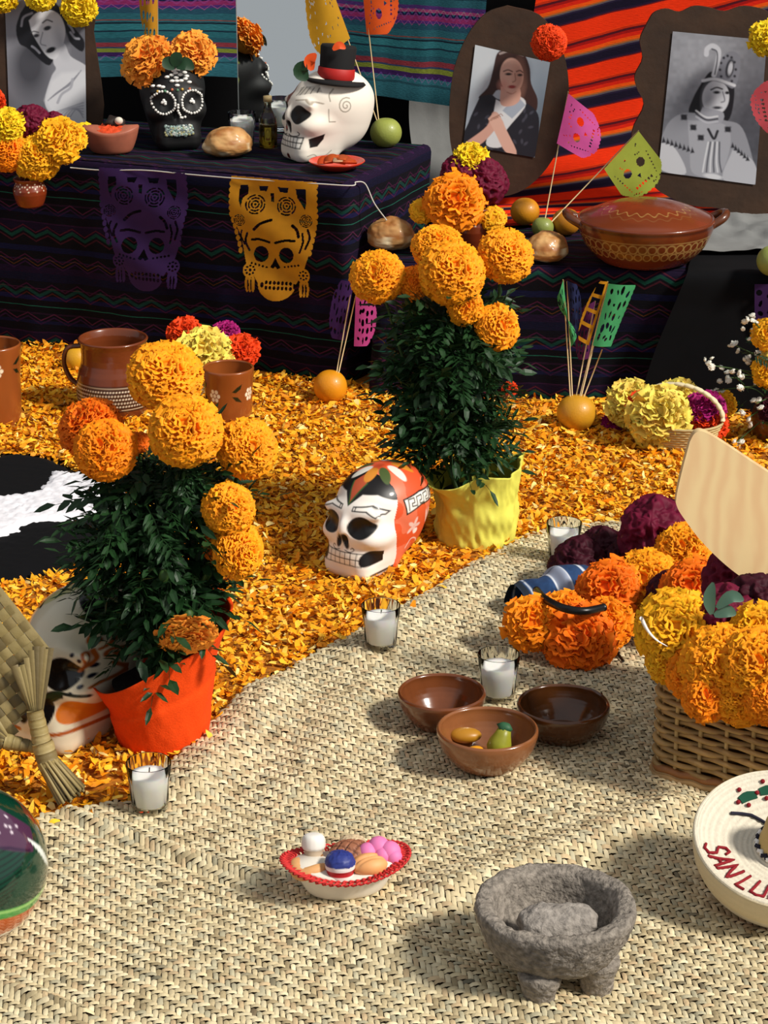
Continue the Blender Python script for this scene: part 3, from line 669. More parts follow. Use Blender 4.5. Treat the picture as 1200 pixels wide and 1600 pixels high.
def skull_paint_orange(V):
    x, y, z = V.T; q = Paint(x, z, 'f4eee6'); q.soft = .008; front = y < -.10+.04*np.sin(z*9)
    q.m = front.astype(float)
    for s in (-1, 1):
        q.m = (y < .1)*1.0; q.ell(s*.160, .54, .112, .108, '0a090a'); q.m = front.astype(float); q.ell(s*.034, .395, .030, .080, '140d12', rot=s*.25)
        pts = [(s*.06, .685), (s*.06, .72), (s*.20, .735), (s*.30, .675), (s*.285, .65), (s*.19, .695)]
        q.line(pts+[pts[0]], .011, '141214'); q.line([(s*.085, .688), (s*.085, .722)], .01, '141214')
        q.curve([(s*.03, .305), (s*.08, .292), (s*.115, .315), (s*.10, .335), (s*.085, .322)], .009, '1a1615')
        q.line([(s*.2, .0), (s*.30, .12)], .012, '141010')
    q.poly([(-.5, .70), (-.30, .765), (-.2, .82), (-.09, .82), (0, .715), (.09, .82), (.2, .82), (.30, .765), (.5, .70), (.5, 1.2), (-.5, 1.2)], '100c0d')
    q.poly([(-.07, .90), (0, .735), (.07, .90), (0, .97)], 'b8502c'); q.line([(-.07, .90), (0, .735), (.07, .90)], .014, '3c5a28')
    q.m = (y < -.25)*1.0; teeth(q, -.24, .20, .165, .285, 8)
    q.m = (y < -.235)*1.0
    for s in (-1, 1): q.ell(s*.235, .24, .06, .08, '0c0a0c', rot=-s*.5)
    q.m = (~front).astype(float); q.ap(np.full(len(x), -1.0), 'e2562e')
    q.x, q.y = y, z; side = (~front & (np.abs(x) > .05)).astype(float); q.m = side
    nz = n2(y*9, z*9, 5); q.ap(-.3*np.ones(len(x))+np.where(nz > .35, 0, 9), 'ee8a6a', op=.5)
    for a in range(5): q.ell(.12+.05*math.cos(a*1.26), .44+.05*math.sin(a*1.26), .045, .02, 'f4e6de', rot=a*1.26, op=.7)
    q.ell(.16, .38, .03, .03, 'f6efe8'); q.curve([(.06, .22), (.12, .30), (.2, .28), (.26, .22)], .012, 'f0d8cc')
    for s0 in (.34, .40): q.ell(s0, .47, .02, .09, 'f3e0d6', rot=.4, op=.8)
    q.poly([(.0, .60), (-.02, .745), (.2, .77), (.48, .74), (.5, .62), (.2, .645)], 'f3eee6'); q.line([(.0, .60), (-.02, .745), (.2, .77), (.48, .74)], .016, '0e0c0c'); q.line([(.0, .60), (.2, .645), (.5, .62)], .016, '0e0c0c')
    for k in range(4):
        b = .03+.11*k; q.line([(b, .63), (b, .735), (b+.075, .735), (b+.075, .69), (b+.04, .69), (b+.04, .66), (b+.1, .655)], .012, '0e0c0c')
    q.m = (z > .88).astype(float); q.x, q.y = x, y
    for a in range(9):
        c = ('e7e2d6', 'd88a2c', '4a5a30')[a % 3]; q.ell(.17*math.cos(a*.7), .10+.2*math.sin(a*.7), .10, .05, c, rot=a*.7)
    return np.clip(q.c, 0, 1)
def skull_paint_white(V):
    x, y, z = V.T; q = Paint(x, z, 'f0e8da'); q.soft = .008; front = (y < -.10)*1.0; q.m = front
    for s in (-1, 1):
        q.m = (y < .1)*1.0; q.ell(s*.160, .54, .110, .106, '0c0a0a'); q.m = front; q.ell(s*.034, .395, .028, .075, '17100e', rot=s*.25)
        q.curve([(s*.02, .305), (s*.08, .29), (s*.16, .30), (s*.18, .33), (s*.16, .345)], .013, '1a1512')
        q.line([(s*.07, .69), (s*.2, .71), (s*.30, .665)], .014, 'a89c8c')
    q.poly([(.02, .82), (.2, .86), (.26, .79), (.05, .735)], '8c857a', op=.55)
    for k in range(5): q.curve([(.03+.05*k, .735+.012*k), (.06+.04*k, .83)], .009, '4a443e')
    q.ell(-.12, .73, .05, .10, '6a2018', op=.9); q.ell(-.05, .37, .02, .02, '8a2a20')
    q.m = (y < -.25)*1.0; teeth(q, -.24, .22, .165, .285, 9, wd=.012); q.m = front
    q.ell(.0, .05, .035, .035, '5a1612')
    q.x, q.y = y, z; q.m = (x > .17)*1.0
    q.poly([(-.33, .17), (-.34, .27), (-.25, .30), (-.16, .325), (-.17, .26), (-.24, .18)], '0f0c0c')
    q.spiral(.08, .63, .095, 2.0, .012, '8f8778', a0=1); q.line([(-.12, .46), (-.12, .60)], .012, '9a9284'); q.line([(-.12, .46), (-.04, .455)], .012, '9a9284')
    q.curve([(-.04, .82), (-.10, .76), (-.10, .69)], .012, '8f8778')
    q.curve([(-.36, .075), (-.28, .09), (-.22, .05), (-.14, .06), (-.06, .12)], .009, '8f8778')
    return np.clip(q.c, 0, 1)
def skull_paint_black(V):
    x, y, z = V.T; q = Paint(x, z, '070708'); q.soft = .01
    q.x, q.y = y, z; q.m = (x > .1)*1.0; q.curve([(.30, .30), (.16, .42), (.10, .55), (.16, .63), (.22, .58), (.18, .54)], .024, 'a8b44a'); q.ell(.12, .78, .06, .02, 'a8b44a', rot=.5); q.m = (x < -.12)*1.0
    q.curve([(.10, .62), (.14, .70), (.19, .66), (.16, .60), (.11, .5)], .018, '5a2a10')
    q.m = (y > .1)*1.0; q.x, q.y = x, z
    for s in (-1, 1):
        q.curve([(s*.05, .30), (s*.2, .40), (s*.25, .52), (s*.18, .6), (s*.13, .55), (s*.17, .52)], .022, 'a8b44a'); q.ell(s*.1, .74, .05, .018, 'a8b44a', rot=s*.6)
    return np.clip(q.c, 0, 1)
def skull_paint_floral(V):
    x, y, z = V.T; q = Paint(x, z, 'e4dabe'); q.soft = .008; q.m = (y < .05)*1.0
    for s in (-1, 1):
        q.ell(s*.160, .54, .110, .106, '060607')
        for k in range(9): a = -2.2+k*.42; q.ell(s*(.158+.14*math.cos(a)), .54+.14*math.sin(a), .014, .014, '14182c')
        for (a, b, r) in ((.27, .74, .065), (.34, .64, .045)):
            q.spiral(s*a, b, r, 1.3, .018, 'b0581c', a0=-1.2, sgn=s); q.curve([(s*a+.0, b-.06), (s*(a+.02), b-.12), (s*(a-.02), b-.18)], .018, 'b0581c')
        q.curve([(s*.03, .36), (s*.14, .425), (s*.32, .41)], .022, '10140e'); q.ell(s*.13, .39, .08, .03, '20301a', rot=s*.5)
        q.ell(s*.085, .28, .055, .10, '07070a', rot=-s*.2); q.ell(s*.235, .30, .09, .075, 'd8741c', rot=s*.6)
        q.curve([(s*.1, .14), (s*.2, .16), (s*.3, .2)], .025, 'b0581c')
    for s in (-.5, .5): q.poly([(s*.35, .86), (s*.8, .80), (s*1.0, .98), (s*.4, 1.02)], '0c0c10', smooth=16)
    q.m = (z > .7)*1.0; q.x, q.y = x, y
    for a in range(6): q.ell(.2*math.cos(a*1.05), .13+.2*math.sin(a*1.05), .14, .07, '09090c' if a % 2 else 'c9c48c', rot=a*1.05)
    return np.clip(q.c, 0, 1)
def skull(label, loc, rz, H, paint, finish, rx=0, ry=0, zs=1.0):
    t = thing('painted_skull', label, 'skull', loc, rot=(rx, ry, rz)); V, F = skull_geo()
    mk('skull_shell', V*H*np.array([1, 1, zs]), F, M_sk[finish], t, C=paint(V)); return t

# ---------------------------------------------------------------- potted marigolds
def wrap(t, name, m, prof, rimf, n=120, seed=2, crease=.004):
    """cloth wrapped round a pot: prof [(r, frac of height)], rimf(angle)-> (height, flare)"""
    a = np.linspace(0, 2*np.pi, n, endpoint=False); k = 36; s = np.linspace(0, 1, k)
    pr = np.interp(s, [p[1] for p in prof], [p[0] for p in prof]); hgt, fl_ = rimf(a)
    V = np.zeros((n, k, 3)); r = pr[None]+fl_[:, None]*np.clip((s[None]-.6)/.4, 0, 1)**1.5
    r = r+crease*n2(a[:, None]*3+0*s[None], s[None]*5+0*a[:, None], seed)*(.3+s[None])+.4*crease*n2(a[:, None]*9+4*s[None], s[None]*9+0*a[:, None], seed+1)
    V[..., 0] = r*np.cos(a)[:, None]; V[..., 1] = r*np.sin(a)[:, None]; V[..., 2] = s[None]*hgt[:, None]
    inner = V[:, ::-1][:, :14].copy(); inner[..., :2] *= .955; inner[:, :, 2] -= .002
    V = np.concatenate([V, inner], 1).reshape(-1, 3); V = np.vstack([V]); 
    return mk(name, V, gridF(n, k+14, True), m, t)
_v, _f = lathe([(0, -.95), (.12, -.9), (.26, -.62), (.40, -.34)], 14); CALYX = mesh_data('calyx', _v, _f, M_stem)
def plant(label, base, wrapargs, top_r, soil_z, heads, cx_pts, n_leaf, seed, buds=()):
    t = thing('potted_marigold', label, 'plant', base); r = np.random.default_rng(seed); b = np.asarray(base)
    wrap(t, 'cloth_wrap', *wrapargs)
    V, F = lathe([(0, soil_z), (top_r*.9, soil_z-.004)], 32); mk('soil', V, F, mat('soil', '14100b', .95, bump=.6), t)
    for (c, rad, kind, key, axis, sq) in heads:
        o = flower('flower_head', c, rad, kind, key, axis, t, sq=sq)
        foot = b+np.array([r.normal(0, .02), r.normal(0, .02), soil_z]); c2 = np.asarray(c)-np.asarray(Vector(axis).normalized())*rad*.55
        mid = (foot+c2)/2+np.array([(c2[0]-foot[0])*.15, 0, .03])
        V, F = tube(smoothp([foot, mid, c2], 12)-b, np.linspace(.0036, .0026, 12), 6); mk('stem', V, F, M_stem, t)
        inst('calyx', CALYX, o)
    pts, outs, sz = [], [], []
    cz = np.array([p[2] for p in cx_pts])
    while len(pts) < n_leaf:
        z = r.uniform(cz[0], cz[-1]); c = [np.interp(z, cz, [p[i] for p in cx_pts]) for i in (0, 1)]; rad = np.interp(z, cz, [p[3] for p in cx_pts])
        a = r.uniform(0, 2*np.pi); q = rad*(.05+.60*math.sqrt(r.random())); pts.append((c[0]+q*math.cos(a), c[1]+q*math.sin(a), z)); outs.append((math.cos(a+r.normal(0, .5)), math.sin(a+r.normal(0, .5)))); sz.append(r.uniform(.055, .092))
    foliage(t, pts, outs, sz, seed+1)
    lv = [(np.array([v.co for v in m_.vertices]), [tuple(p.vertices) for p in m_.polygons]) for m_ in LEAF]; fb = MB()
    for p in pts[:190]:
        z = p[2]; c = [np.interp(z, cz, [q_[i] for q_ in cx_pts]) for i in (0, 1)]; k = r.uniform(.2, .75); pos = np.array([c[0]+(p[0]-c[0])*k, c[1]+(p[1]-c[1])*k, z])-b
        V, F = lv[r.integers(4)]; fb.add(rot(V*r.uniform(.055, .09), r.normal(0, .5), r.normal(-.1, .5), r.uniform(0, 6.28))+pos, F, np.ones(3)*r.uniform(.75, 1.15))
    o = fb.obj('inner_foliage', M_leaf, t, smooth=False); o['kind'] = 'stuff'
    for p, rr in buds: bud(t, p, rr)
    return t
M_owrap = mat('orange_cloth_wrap', 'ee4a0e', .85, noise=.08, nscale=300, bump=.25, bscale=500, spec=.2)
M_ywrap = mat('yellow_paper_wrap', 'dcd65a', .7, noise=.06, nscale=100, bump=.2, bscale=60, spec=.3)
pb = G(252, 1186); pb[1] += .044; YP = pb[1]
def rim_o(a): return .156+.050*np.cos(a-.35)+.006*np.sin(3*a), .004+.006*np.cos(2*a)
hp = lambda px, py, dy=0: D(px, py, YP+dy)
heads = [(hp(258, 588, .03), .046, 'marigold', 'amber', (.1, -.6, .75), (1.05, 1.05, .9)), (hp(143, 670, .03), .042, 'marigold', 'deep', (-.4, -.4, .8), (1.05, 1, 1)),
         (hp(165, 703, -.04), .040, 'marigold', 'orange', (-.1, -.8, .6), None), (hp(290, 674, -.05), .046, 'marigold', 'amber', (0, -.75, .65), None),
         (hp(386, 702, -.01), .039, 'marigold', 'amber', (.3, -.75, .5), None), (hp(357, 795, -.06), .034, 'marigold', 'amber', (.35, -.8, .4), None),
         (hp(371, 860, -.06), .034, 'marigold', 'amber', (.8, -.55, .2), (1.1, 1.1, 1)), (hp(292, 990, -.09), .036, 'carnation', 'peach', (.1, -.65, -.5), (1.05, 1.05, .6)),
         (hp(216, 692, .04), .016, 'small', 'deep', (0, -.6, .7), None), (hp(340, 852, -.04), .022, 'small', 'deep', (-.3, -.8, .4), None)]
z0 = hp(250, 1040)[2]
axis_l = [(*hp(255, 990)[:2], hp(255, 990)[2], .045), (*hp(245, 930)[:2], hp(245, 930)[2], .075), (*hp(240, 860)[:2], hp(240, 860)[2], .10), (*hp(245, 780)[:2], hp(245, 780)[2], .10), (*hp(255, 725)[:2], hp(255, 725)[2], .065)]
plant('marigold plant in a bright orange cloth-wrapped pot beside the straw ornament', pb, (M_owrap, [(.054, 0), (.061, .1), (.074, .55), (.0725, .6), (.087, 1)], rim_o, 120, 2, .003), .075, .10, heads, axis_l, 270, 5,
      [(hp(265, 618, .0), .010), (hp(256, 900, -.10), .008), (hp(294, 962, -.09), .009), (hp(300, 712, -.06), .008)])
pb = G(745, 866); pb[1] += .062; YP = pb[1]
def rim_y(a):
    lft = np.exp(-((np.mod(a-math.pi-.45+math.pi, 2*math.pi)-math.pi)/.55)**2)
    return .132+.012*np.cos(a)+.008*np.sin(4*a+1)+.022*lft, .006+.050*lft+.008*np.sin(5*a)
heads = [(hp(590, 433, .0), .044, 'marigold', 'amber', (-.2, -.7, .65), (1, 1, .92)), (hp(684, 387, .03), .042, 'marigold', 'amber', (0, -.5, .8), (1, 1, .85)), (hp(706, 427, -.04), .052, 'marigold', 'amber', (.1, -.75, .6), None),
         (hp(646, 442, .0), .026, 'carnation', 'orange', (-.2, -.8, .4), None), (hp(726, 480, -.05), .028, 'carnation', 'amber', (.1, -.9, .2), None), (hp(790, 400, .0), .045, 'marigold', 'amber', (.25, -.7, .6), (1, 1, .95)), (hp(777, 511, -.05), .034, 'carnation', 'amber', (.3, -.8, .4), None)]
axis_r = [(*hp(712, 712)[:2], hp(712, 712)[2], .060), (*hp(702, 650)[:2], hp(702, 650)[2], .085), (*hp(698, 580)[:2], hp(698, 580)[2], .088), (*hp(702, 510)[:2], hp(702, 510)[2], .078), (*hp(712, 475)[:2], hp(712, 475)[2], .055)]
plant('marigold plant in a yellow paper-wrapped pot behind the orange skull', pb, (M_ywrap, [(.064, 0), (.068, .1), (.069, .6), (.071, 1)], rim_y, 200, 6, .008), .066, .09, heads, axis_r, 290, 15, [(hp(590, 575, 0), .012), (hp(640, 470, 0), .010)])

# ---------------------------------------------------------------- painted skulls
skull('white and orange painted skull grinning on the petals beside the yellow pot', G(586, 902)+np.array([0, .045, .006]), R(-38), .182, skull_paint_orange, 'satin', zs=.93)
bs = skull('black skull with bead-outlined eyes wearing two orange flowers', G(268, 236, TL)+np.array([0, .085, .001]), R(12), .188, skull_paint_black, 'dull')
hs = skull('white skull wearing a black top hat, jaw towards the left', G(503, 254, TL)+np.array([.004, .062, .001]), R(-60), .182, skull_paint_white, 'matt')
fsk = G(106, 1182)+np.array([.0, .080, -.004])
skull('cream skull painted with orange swirls, half hidden behind the straw ornament', fsk, R(-28), .212, skull_paint_floral, 'gloss', rx=R(-8))
# beads of the black skull
V, F = skull_geo(); N = normals(V, F); b = MB(); bd, bf = ball(1, 8, 6)
def bead(x, z, r, c, asp=(1, 1, 1)):
    k = np.argmin((V[:, 0]-x)**2+(V[:, 2]-z)**2+np.where(N[:, 1] < -.02, 0, 9)); b.add(bd*r*np.array(asp)+V[k]*.188+N[k]*r*.3, bf, c)
for s in (-1, 1):
    for a in np.linspace(0, 2*np.pi, 26, endpoint=False): bead(s*.158+.125*math.cos(a), .54+.122*math.sin(a), .0030, hx('e9e7e0'))
    for dx, dz in ((0, 0), (.02, 0), (-.02, 0), (0, .02), (.015, -.015)): bead(s*.158+dx, .54+dz, .0034, hx('f2f0ea'))
for x, z in [(-.005, .52), (-.005, .49), (-.005, .46), (0, .43), (.01, .40), (.02, .375), (.045, .365), (.07, .375)]: bead(x, z, .003, hx('efece4'))
for x, z in [(0, .72), (0, .76), (0, .80), (0, .84), (-.05, .76), (.05, .76), (-.05, .82), (.05, .82), (.1, .78), (-.1, .80), (.1, .84), (-.02, .86), (.03, .87), (-.16, .70), (-.2, .71), (-.25, .70), (.14, .74), (.12, .80)]:
    bead(x, z, .0042, hx('f0eee8'), (1.4, 1, .8))
for k, (x, z) in enumerate([(-.06, .68), (.05, .68), (-.14, .66), (.14, .68), (-.22, .66), (.0, .67)]): bead(x, z, .0032, hx(('c06a4a', 'c8a04a', '5a8a6a')[k % 3]))
rb = np.random.default_rng(3)
for k in range(150): bead(rb.uniform(-.15, .15), rb.uniform(.17, .285), .0034, hx(('8a9a96', 'c8ccc4', '5f6e70', 'a8a478', '93b0a4')[k % 5]), (1.2, .7, 1))
o = b.obj('bead_decoration', vmat('glass_beads', .2), bs); o['kind'] = 'stuff'; o['label'] = 'white and grey beads glued round eyes, nose and teeth'
# flowers on the black skull
bl = np.array(bs.location)
flower('paper_flower', D(233, 96, bl[1]-.01), .053, 'paper', 'peach', (-.3, -.7, .6), label='large orange carnation on the left of the black skull', cat='flower')
flower('paper_flower', D(302, 84, bl[1]+.0), .046, 'paper', 'peach', (.3, -.7, .6), label='orange carnation on the right of the black skull above the eye', cat='flower')
def leaf_blade(name, pts, wd, m, parent=None, n=10, cup=.25, nrm=(0, -1, .4)):
    p = smoothp(pts, n); t = np.gradient(p, axis=0); t /= np.linalg.norm(t, axis=1)[:, None]; nn = np.array(nrm)/np.linalg.norm(nrm); s = np.cross(t, nn); s /= np.linalg.norm(s, axis=1)[:, None]
    wv = wd*np.sin(np.linspace(.06, 1, n)*math.pi*.97)**.7; V = np.stack([p-s*wv[:, None]+nn*wv[:, None]*cup, p, p+s*wv[:, None]+nn*wv[:, None]*cup], 1).reshape(-1, 3)
    return mk(name, V, gridF(n, 3), m, parent)
M_dgreen = mat('dark_green_leaf', '14381c', .5)
lf = thing('flower_leaf', 'dark green leaf sprig between the two flowers on the black skull', 'leaf', D(275, 108, bl[1]-.04))
for pts in ([(272, 108), (262, 98), (255, 92)], [(275, 105), (290, 100), (303, 108)], [(272, 104), (276, 92), (283, 84)]):
    leaf_blade('leaf_blade', [D(*p, bl[1]-.065)-np.array(lf.location) for p in pts], .014, M_dgreen, lf)
# top hat on the white skull
hl = np.array(hs.location); hat_c = D(524, 128, hl[1]-.005)
ht = thing('top_hat', 'small black top hat with a red band on the white skull', 'hat', hat_c, rot=(R(-4), R(6), 0), scale=1.14)
V, F = lathe([(0, 0), (.052, -.003), (.056, 0), (.052, .004), (.034, .005), (.031, .02), (.033, .062), (.031, .066), (0, .066)], 48); hbd = mk('hat_body', V, F, mat('black_felt', '0c0b0d', .85), ht)
V, F = lathe([(.0335, .006), (.0345, .008), (.0335, .025), (.0325, .026)], 48); mk('hat_band', V, F, mat('red_ribbon', 'b01a14', .6), hbd)
M_pet = mat('red_orange_petal', 'e2500e', .6)
ol = thing('flower_leaf', 'dark leaf with orange petals at the left of the top hat', 'leaf', D(478, 112, hl[1]-.02))
for pts, m, w_ in (([(480, 125), (470, 112), (476, 96)], M_dgreen, .016), ([(488, 110), (484, 96), (494, 84)], M_pet, .012), ([(520, 78), (530, 71), (540, 76)], M_pet, .008)):
    leaf_blade('leaf_blade', [D(*p, hl[1]-.05)-np.array(ol.location) for p in pts], w_, m, ol)
# mirror parallel to the tall table
mp = np.array([-.317, 4.905]); md = np.array([.921, -.389]); mn = np.array([-.389, -.921])
mt = thing('mirror', 'tall frameless mirror leaning behind the bottle on the taller table', 'mirror', (mp[0], mp[1], TL+.001))
def mirr(name, z0, z1, w0, w1, d0, d1, m):
    V = [(*(md*a+mn*d), z) for a in (w0, w1) for d in (d0, d1) for z in (z0, z1)]
    return mk(name, V, [(0, 1, 3, 2), (4, 6, 7, 5), (0, 4, 5, 1), (2, 3, 7, 6), (0, 2, 6, 4), (1, 5, 7, 3)], m, mt, smooth=False)
mirr('backing', 0, .55, 0, .22, -.006, -.002, mat('mirror_backing', '3a3a3a', .7)); mirr('glass_pane', .0, .55, 0, .22, -.0018, .001, mat('mirror_glass', 'e9eeee', .015, metal=1))
mirr('bevel_edge', 0, .55, -.002, .0, -.006, .001, mat('mirror_edge', 'cfd6d4', .2))

# ---------------------------------------------------------------- candles
candle(GM(235, 1264), 'votive candle in clear glass on the mat below the orange pot')
candle(GM(595, 1010), 'votive candle in clear glass at the edge of the petals, above the three bowls')
candle(GM(880, 876), 'votive candle in clear glass on the mat behind the blue plaid cloth', wick=False)
candle(GM(778, 1091), 'votive candle in clear glass standing between the three clay bowls', 1.03, wick=False)
candle(G(379, 226, TL), 'votive candle in clear glass behind the bread roll on the taller table', 1.05, wick=False)

# ---------------------------------------------------------------- clay ware
M_clay = mat('glazed_brown_clay', '6c3a1c', .22, noise=.25, nscale=30, coat=.5)
M_clayd = mat('dark_glazed_clay', '573012', .2, noise=.3, nscale=24, coat=.6)
def clay_bowl(p, r, h, label, m, group='small clay bowls'):
    t = thing('clay_bowl', label, 'bowl', p, group=group)
    outer = [(r*.45, 0), (r*.62, h*.06), (r*.88, h*.45), (r*.99, h*.82), (r*1.0, h*.97)]
    pot('bowl_body', rim_prof([(a, c) for a, c in smoothp(outer, 14)], .0055), m, t, 72, wob=.012); return t
b1 = clay_bowl(GM(761, 1194), .0675, .054, 'glazed clay bowl holding tiny fruit, nearest of the three', mat('tan_clay', '86522e', .25, noise=.2, nscale=26, coat=.5))
clay_bowl(GM(690, 1131), .061, .050, 'empty glazed clay bowl on the left of the three', M_clay)
clay_bowl(GM(879, 1150), .0635, .050, 'empty dark clay bowl on the right of the three', M_clayd)
bz = np.array(b1.location)
def small(name, V, F, m, p, label, cat, group=None, C=None, rot_=(0, 0, 0)):
    o = mk(name, V, F, m, C=C); o.location = [float(c) for c in p]; o.rotation_euler = rot_; return tag(o, label, cat, group)
V, F = ball((.016, .010, .010), 24, 14)
small('tiny_mango', V, F, mat('mango_skin', 'e0961a', .3, noise=.1), bz+np.array([-.020, -.018, .024]), 'tiny yellow mango lying in the nearest clay bowl', 'toy fruit', rot_=(0, R(-15), R(20)))
t = thing('tiny_pear', 'tiny green-yellow gourd leaning in the nearest clay bowl', 'toy fruit', bz+np.array([.012, .004, .011]), rot=(R(-12), R(18), 0))
V, F = lathe([(0, 0), (.012, .001), (.0165, .010), (.0155, .019), (.011, .030), (.0085, .038), (0, .041)], 24); mk('fruit_body', V, F, mat('gourd_skin', '98982a', .4, noise=.2), t)
V, F = lathe([(0, .046), (.005, .046), (.010, .041), (.008, .036)], 10); V[:, :2] *= (1+.3*vn(V*300, 2))[:, None]; mk('leaf_cap', V, F, mat('cap_green', '2a5a3a', .6), t)
V, F = ball((.015, .008, .006), 20, 12)
small('tiny_leaf_fruit', V, F, mat('toy_green', '2c5a40', .4), bz+np.array([.004, -.028, .017]), 'tiny dark green fruit at the front of the clay bowl', 'toy fruit')
V, F = ball((.022, .014, .010), 20, 12)
small('tiny_squash', V, F, mat('toy_ochre', 'b07a1c', .4), bz+np.array([-.028, .034, .026]), 'tiny ochre squash at the back of the clay bowl', 'toy fruit')

def vessel(name, label, p, prof, paint, cat, th=.005, n=220, rz=0, group=None, m=None, handle=None):
    t = thing(name, label, cat, p, rz, group)
    pot('body', rim_prof([tuple(a) for a in smoothp(prof, 16)], th), m or M_potp, t, n, paint=paint, dn=8)
    if handle is not None:
        V, F = tube(smoothp(handle, 16), .008, 10, flat=.6); mk('handle', V, F, M_hand, t)
    return t
M_potp = vmat('painted_glazed_pottery', .25, coat=.4); M_hand = mat('handle_clay', '5c3018', .3, coat=.4)
def mug_paint(A, Z, T, Rr):
    q = Paint(A*.048, Z, '8e4a1e'); q.soft = .0010; q.c *= (1+.12*n2(A*3, Z*30, 4))[:, None]
    q.m = ((Rr > .040)*1.0)
    for a0 in (-1.0, .62, 2.3, -2.6):
        X = a0*.048
        for k in range(6): q.ell(X+.0085*math.cos(k*1.047), .066+.0095*math.sin(k*1.047), .0036, .0042, 'efe4c8')
        q.ell(X, .066, .0034, .004, 'efe4c8')
    for X in (-.012, .062, -.09):
        q.poly([(X, .075), (X+.010, .084), (X+.021, .090), (X+.018, .080), (X+.008, .073)], '17200f'); q.poly([(X, .066), (X+.012, .064), (X+.022, .052), (X+.008, .056)], '17200f')
    return np.clip(q.c, 0, 1)
mugp = [(.037, 0), (.043, .004), (.0455, .03), (.047, .07), (.0505, .105), (.0505, .112)]
vessel('clay_mug', 'brown clay mug with white painted flowers, in front of the paper flower basket', G(358, 662)+np.array([0, .01, 0]), mugp, lambda A, Z, T, Rr: mug_paint(A-.45, Z, T, Rr), 'mug', group='painted clay mugs', handle=[(-.046, .006, .03), (-.075, .01, .04), (-.078, .012, .075), (-.048, .006, .088)])
vessel('clay_mug', 'tall clay mug with painted flowers cut by the left picture edge', G(-4, 662)+np.array([0, .0, 0]), [(a*1.08, c*1.45) for a, c in mugp], lambda A, Z, T, Rr: mug_paint(A+.35, Z-.055, T, Rr), 'mug', group='painted clay mugs')
def jug_paint(A, Z, T, Rr):
    q = Paint(A*.07, Z, '6e3418'); q.soft = .0011; q.c *= (1+.15*n2(A*3, Z*30, 14))[:, None]; q.m = (Rr > .052)*1.0
    q.poly([(-1, .030), (1, .030), (1, .082), (-1, .082)], '3a1c12'); 
    for z in (.034, .078): q.line([(-.3, z), (.3, z)], .0016, 'cbb79a')
    d = np.full(len(A), 9.0)
    for k, z in enumerate((.041, .0485, .056, .0635, .071)):
        u = (A*.07)/.0056+(.5 if k % 2 else 0); d = np.minimum(d, np.hypot((u-np.round(u))*.0056, Z-z)-.0018)
    q.ap(d, 'ddcdb4'); return np.clip(q.c, 0, 1)
vessel('clay_jug', 'large brown clay jug with bands of white dots', G(180, 650)+np.array([.002, .0, 0]), [(.055, 0), (.068, .01), (.076, .05), (.072, .09), (.064, .115), (.064, .145), (.069, .160)], jug_paint, 'jug', .006, 300,
       handle=[(-.062, 0, .145), (-.09, 0, .14), (-.098, 0, .11), (-.088, 0, .08), (-.072, 0, .065)])
# lidded casserole
cz_p = G(1008, 412, TR)+np.array([0, .02, 0])
ct = thing('clay_casserole', 'wide lidded clay casserole with a painted ring border', 'casserole', cz_p)
def caz_paint(A, Z, T, Rr):
    q = Paint(A*.125, Z, '6c3016'); q.soft = .0012; q.c *= (1+.15*n2(A*3, Z*30, 24))[:, None]
    d = np.full(len(A), 9.0)
    for k, (z, r) in enumerate(((.052, .0085), (.035, .0075))):
        pz_ = .0185; u = (A*.125)/pz_+.5*k; d = np.minimum(d, np.abs(np.hypot((u-np.round(u))*pz_, Z-z)-r)-.0011)
    for z in (.064,): d = np.minimum(d, np.abs(Z-z)-.0008)
    q.ap(d, 'a88a52'); q.line([(-.3, .082), (.3, .082)], .006, '4a1f10'); return np.clip(q.c, 0, 1)
pot('pot_body', rim_prof([tuple(a) for a in smoothp([(.075, 0), (.092, .008), (.118, .035), (.133, .068), (.137, .088)], 16)], .007), M_potp, ct, 420, paint=caz_paint, dn=7)
def lid_paint(A, Z, T, Rr):
    q = Paint(A, Rr, '743418'); q.soft = .0012; q.c *= (1+.12*n2(A*3, Rr*60, 34))[:, None]
    q.ap(np.abs(Rr-.082-.006*np.sin(A*22))-.0012, 'a8844a'); q.ap(np.abs(Rr-.098-.004*np.sin(A*22+1))-.0009, '8a6238', op=.6); return np.clip(q.c, 0, 1)
pot('lid', [(0, .126)]+[tuple(a) for a in smoothp([(.004, .1258), (.04, .122), (.08, .112), (.115, .098), (.131, .090)], 14)]+[(.133, .087), (.128, .085), (.11, .088), (0, .1)], M_potp, ct, 300, paint=lid_paint, dn=8)
for s in (-1, 1):
    V, F = tube(smoothp([(s*.125, -.03, .078), (s*.15, -.022, .092), (s*.158, 0, .098), (s*.15, .022, .092), (s*.125, .03, .078)], 16), .0085, 10); mk('handle', V, F, M_hand, ct)

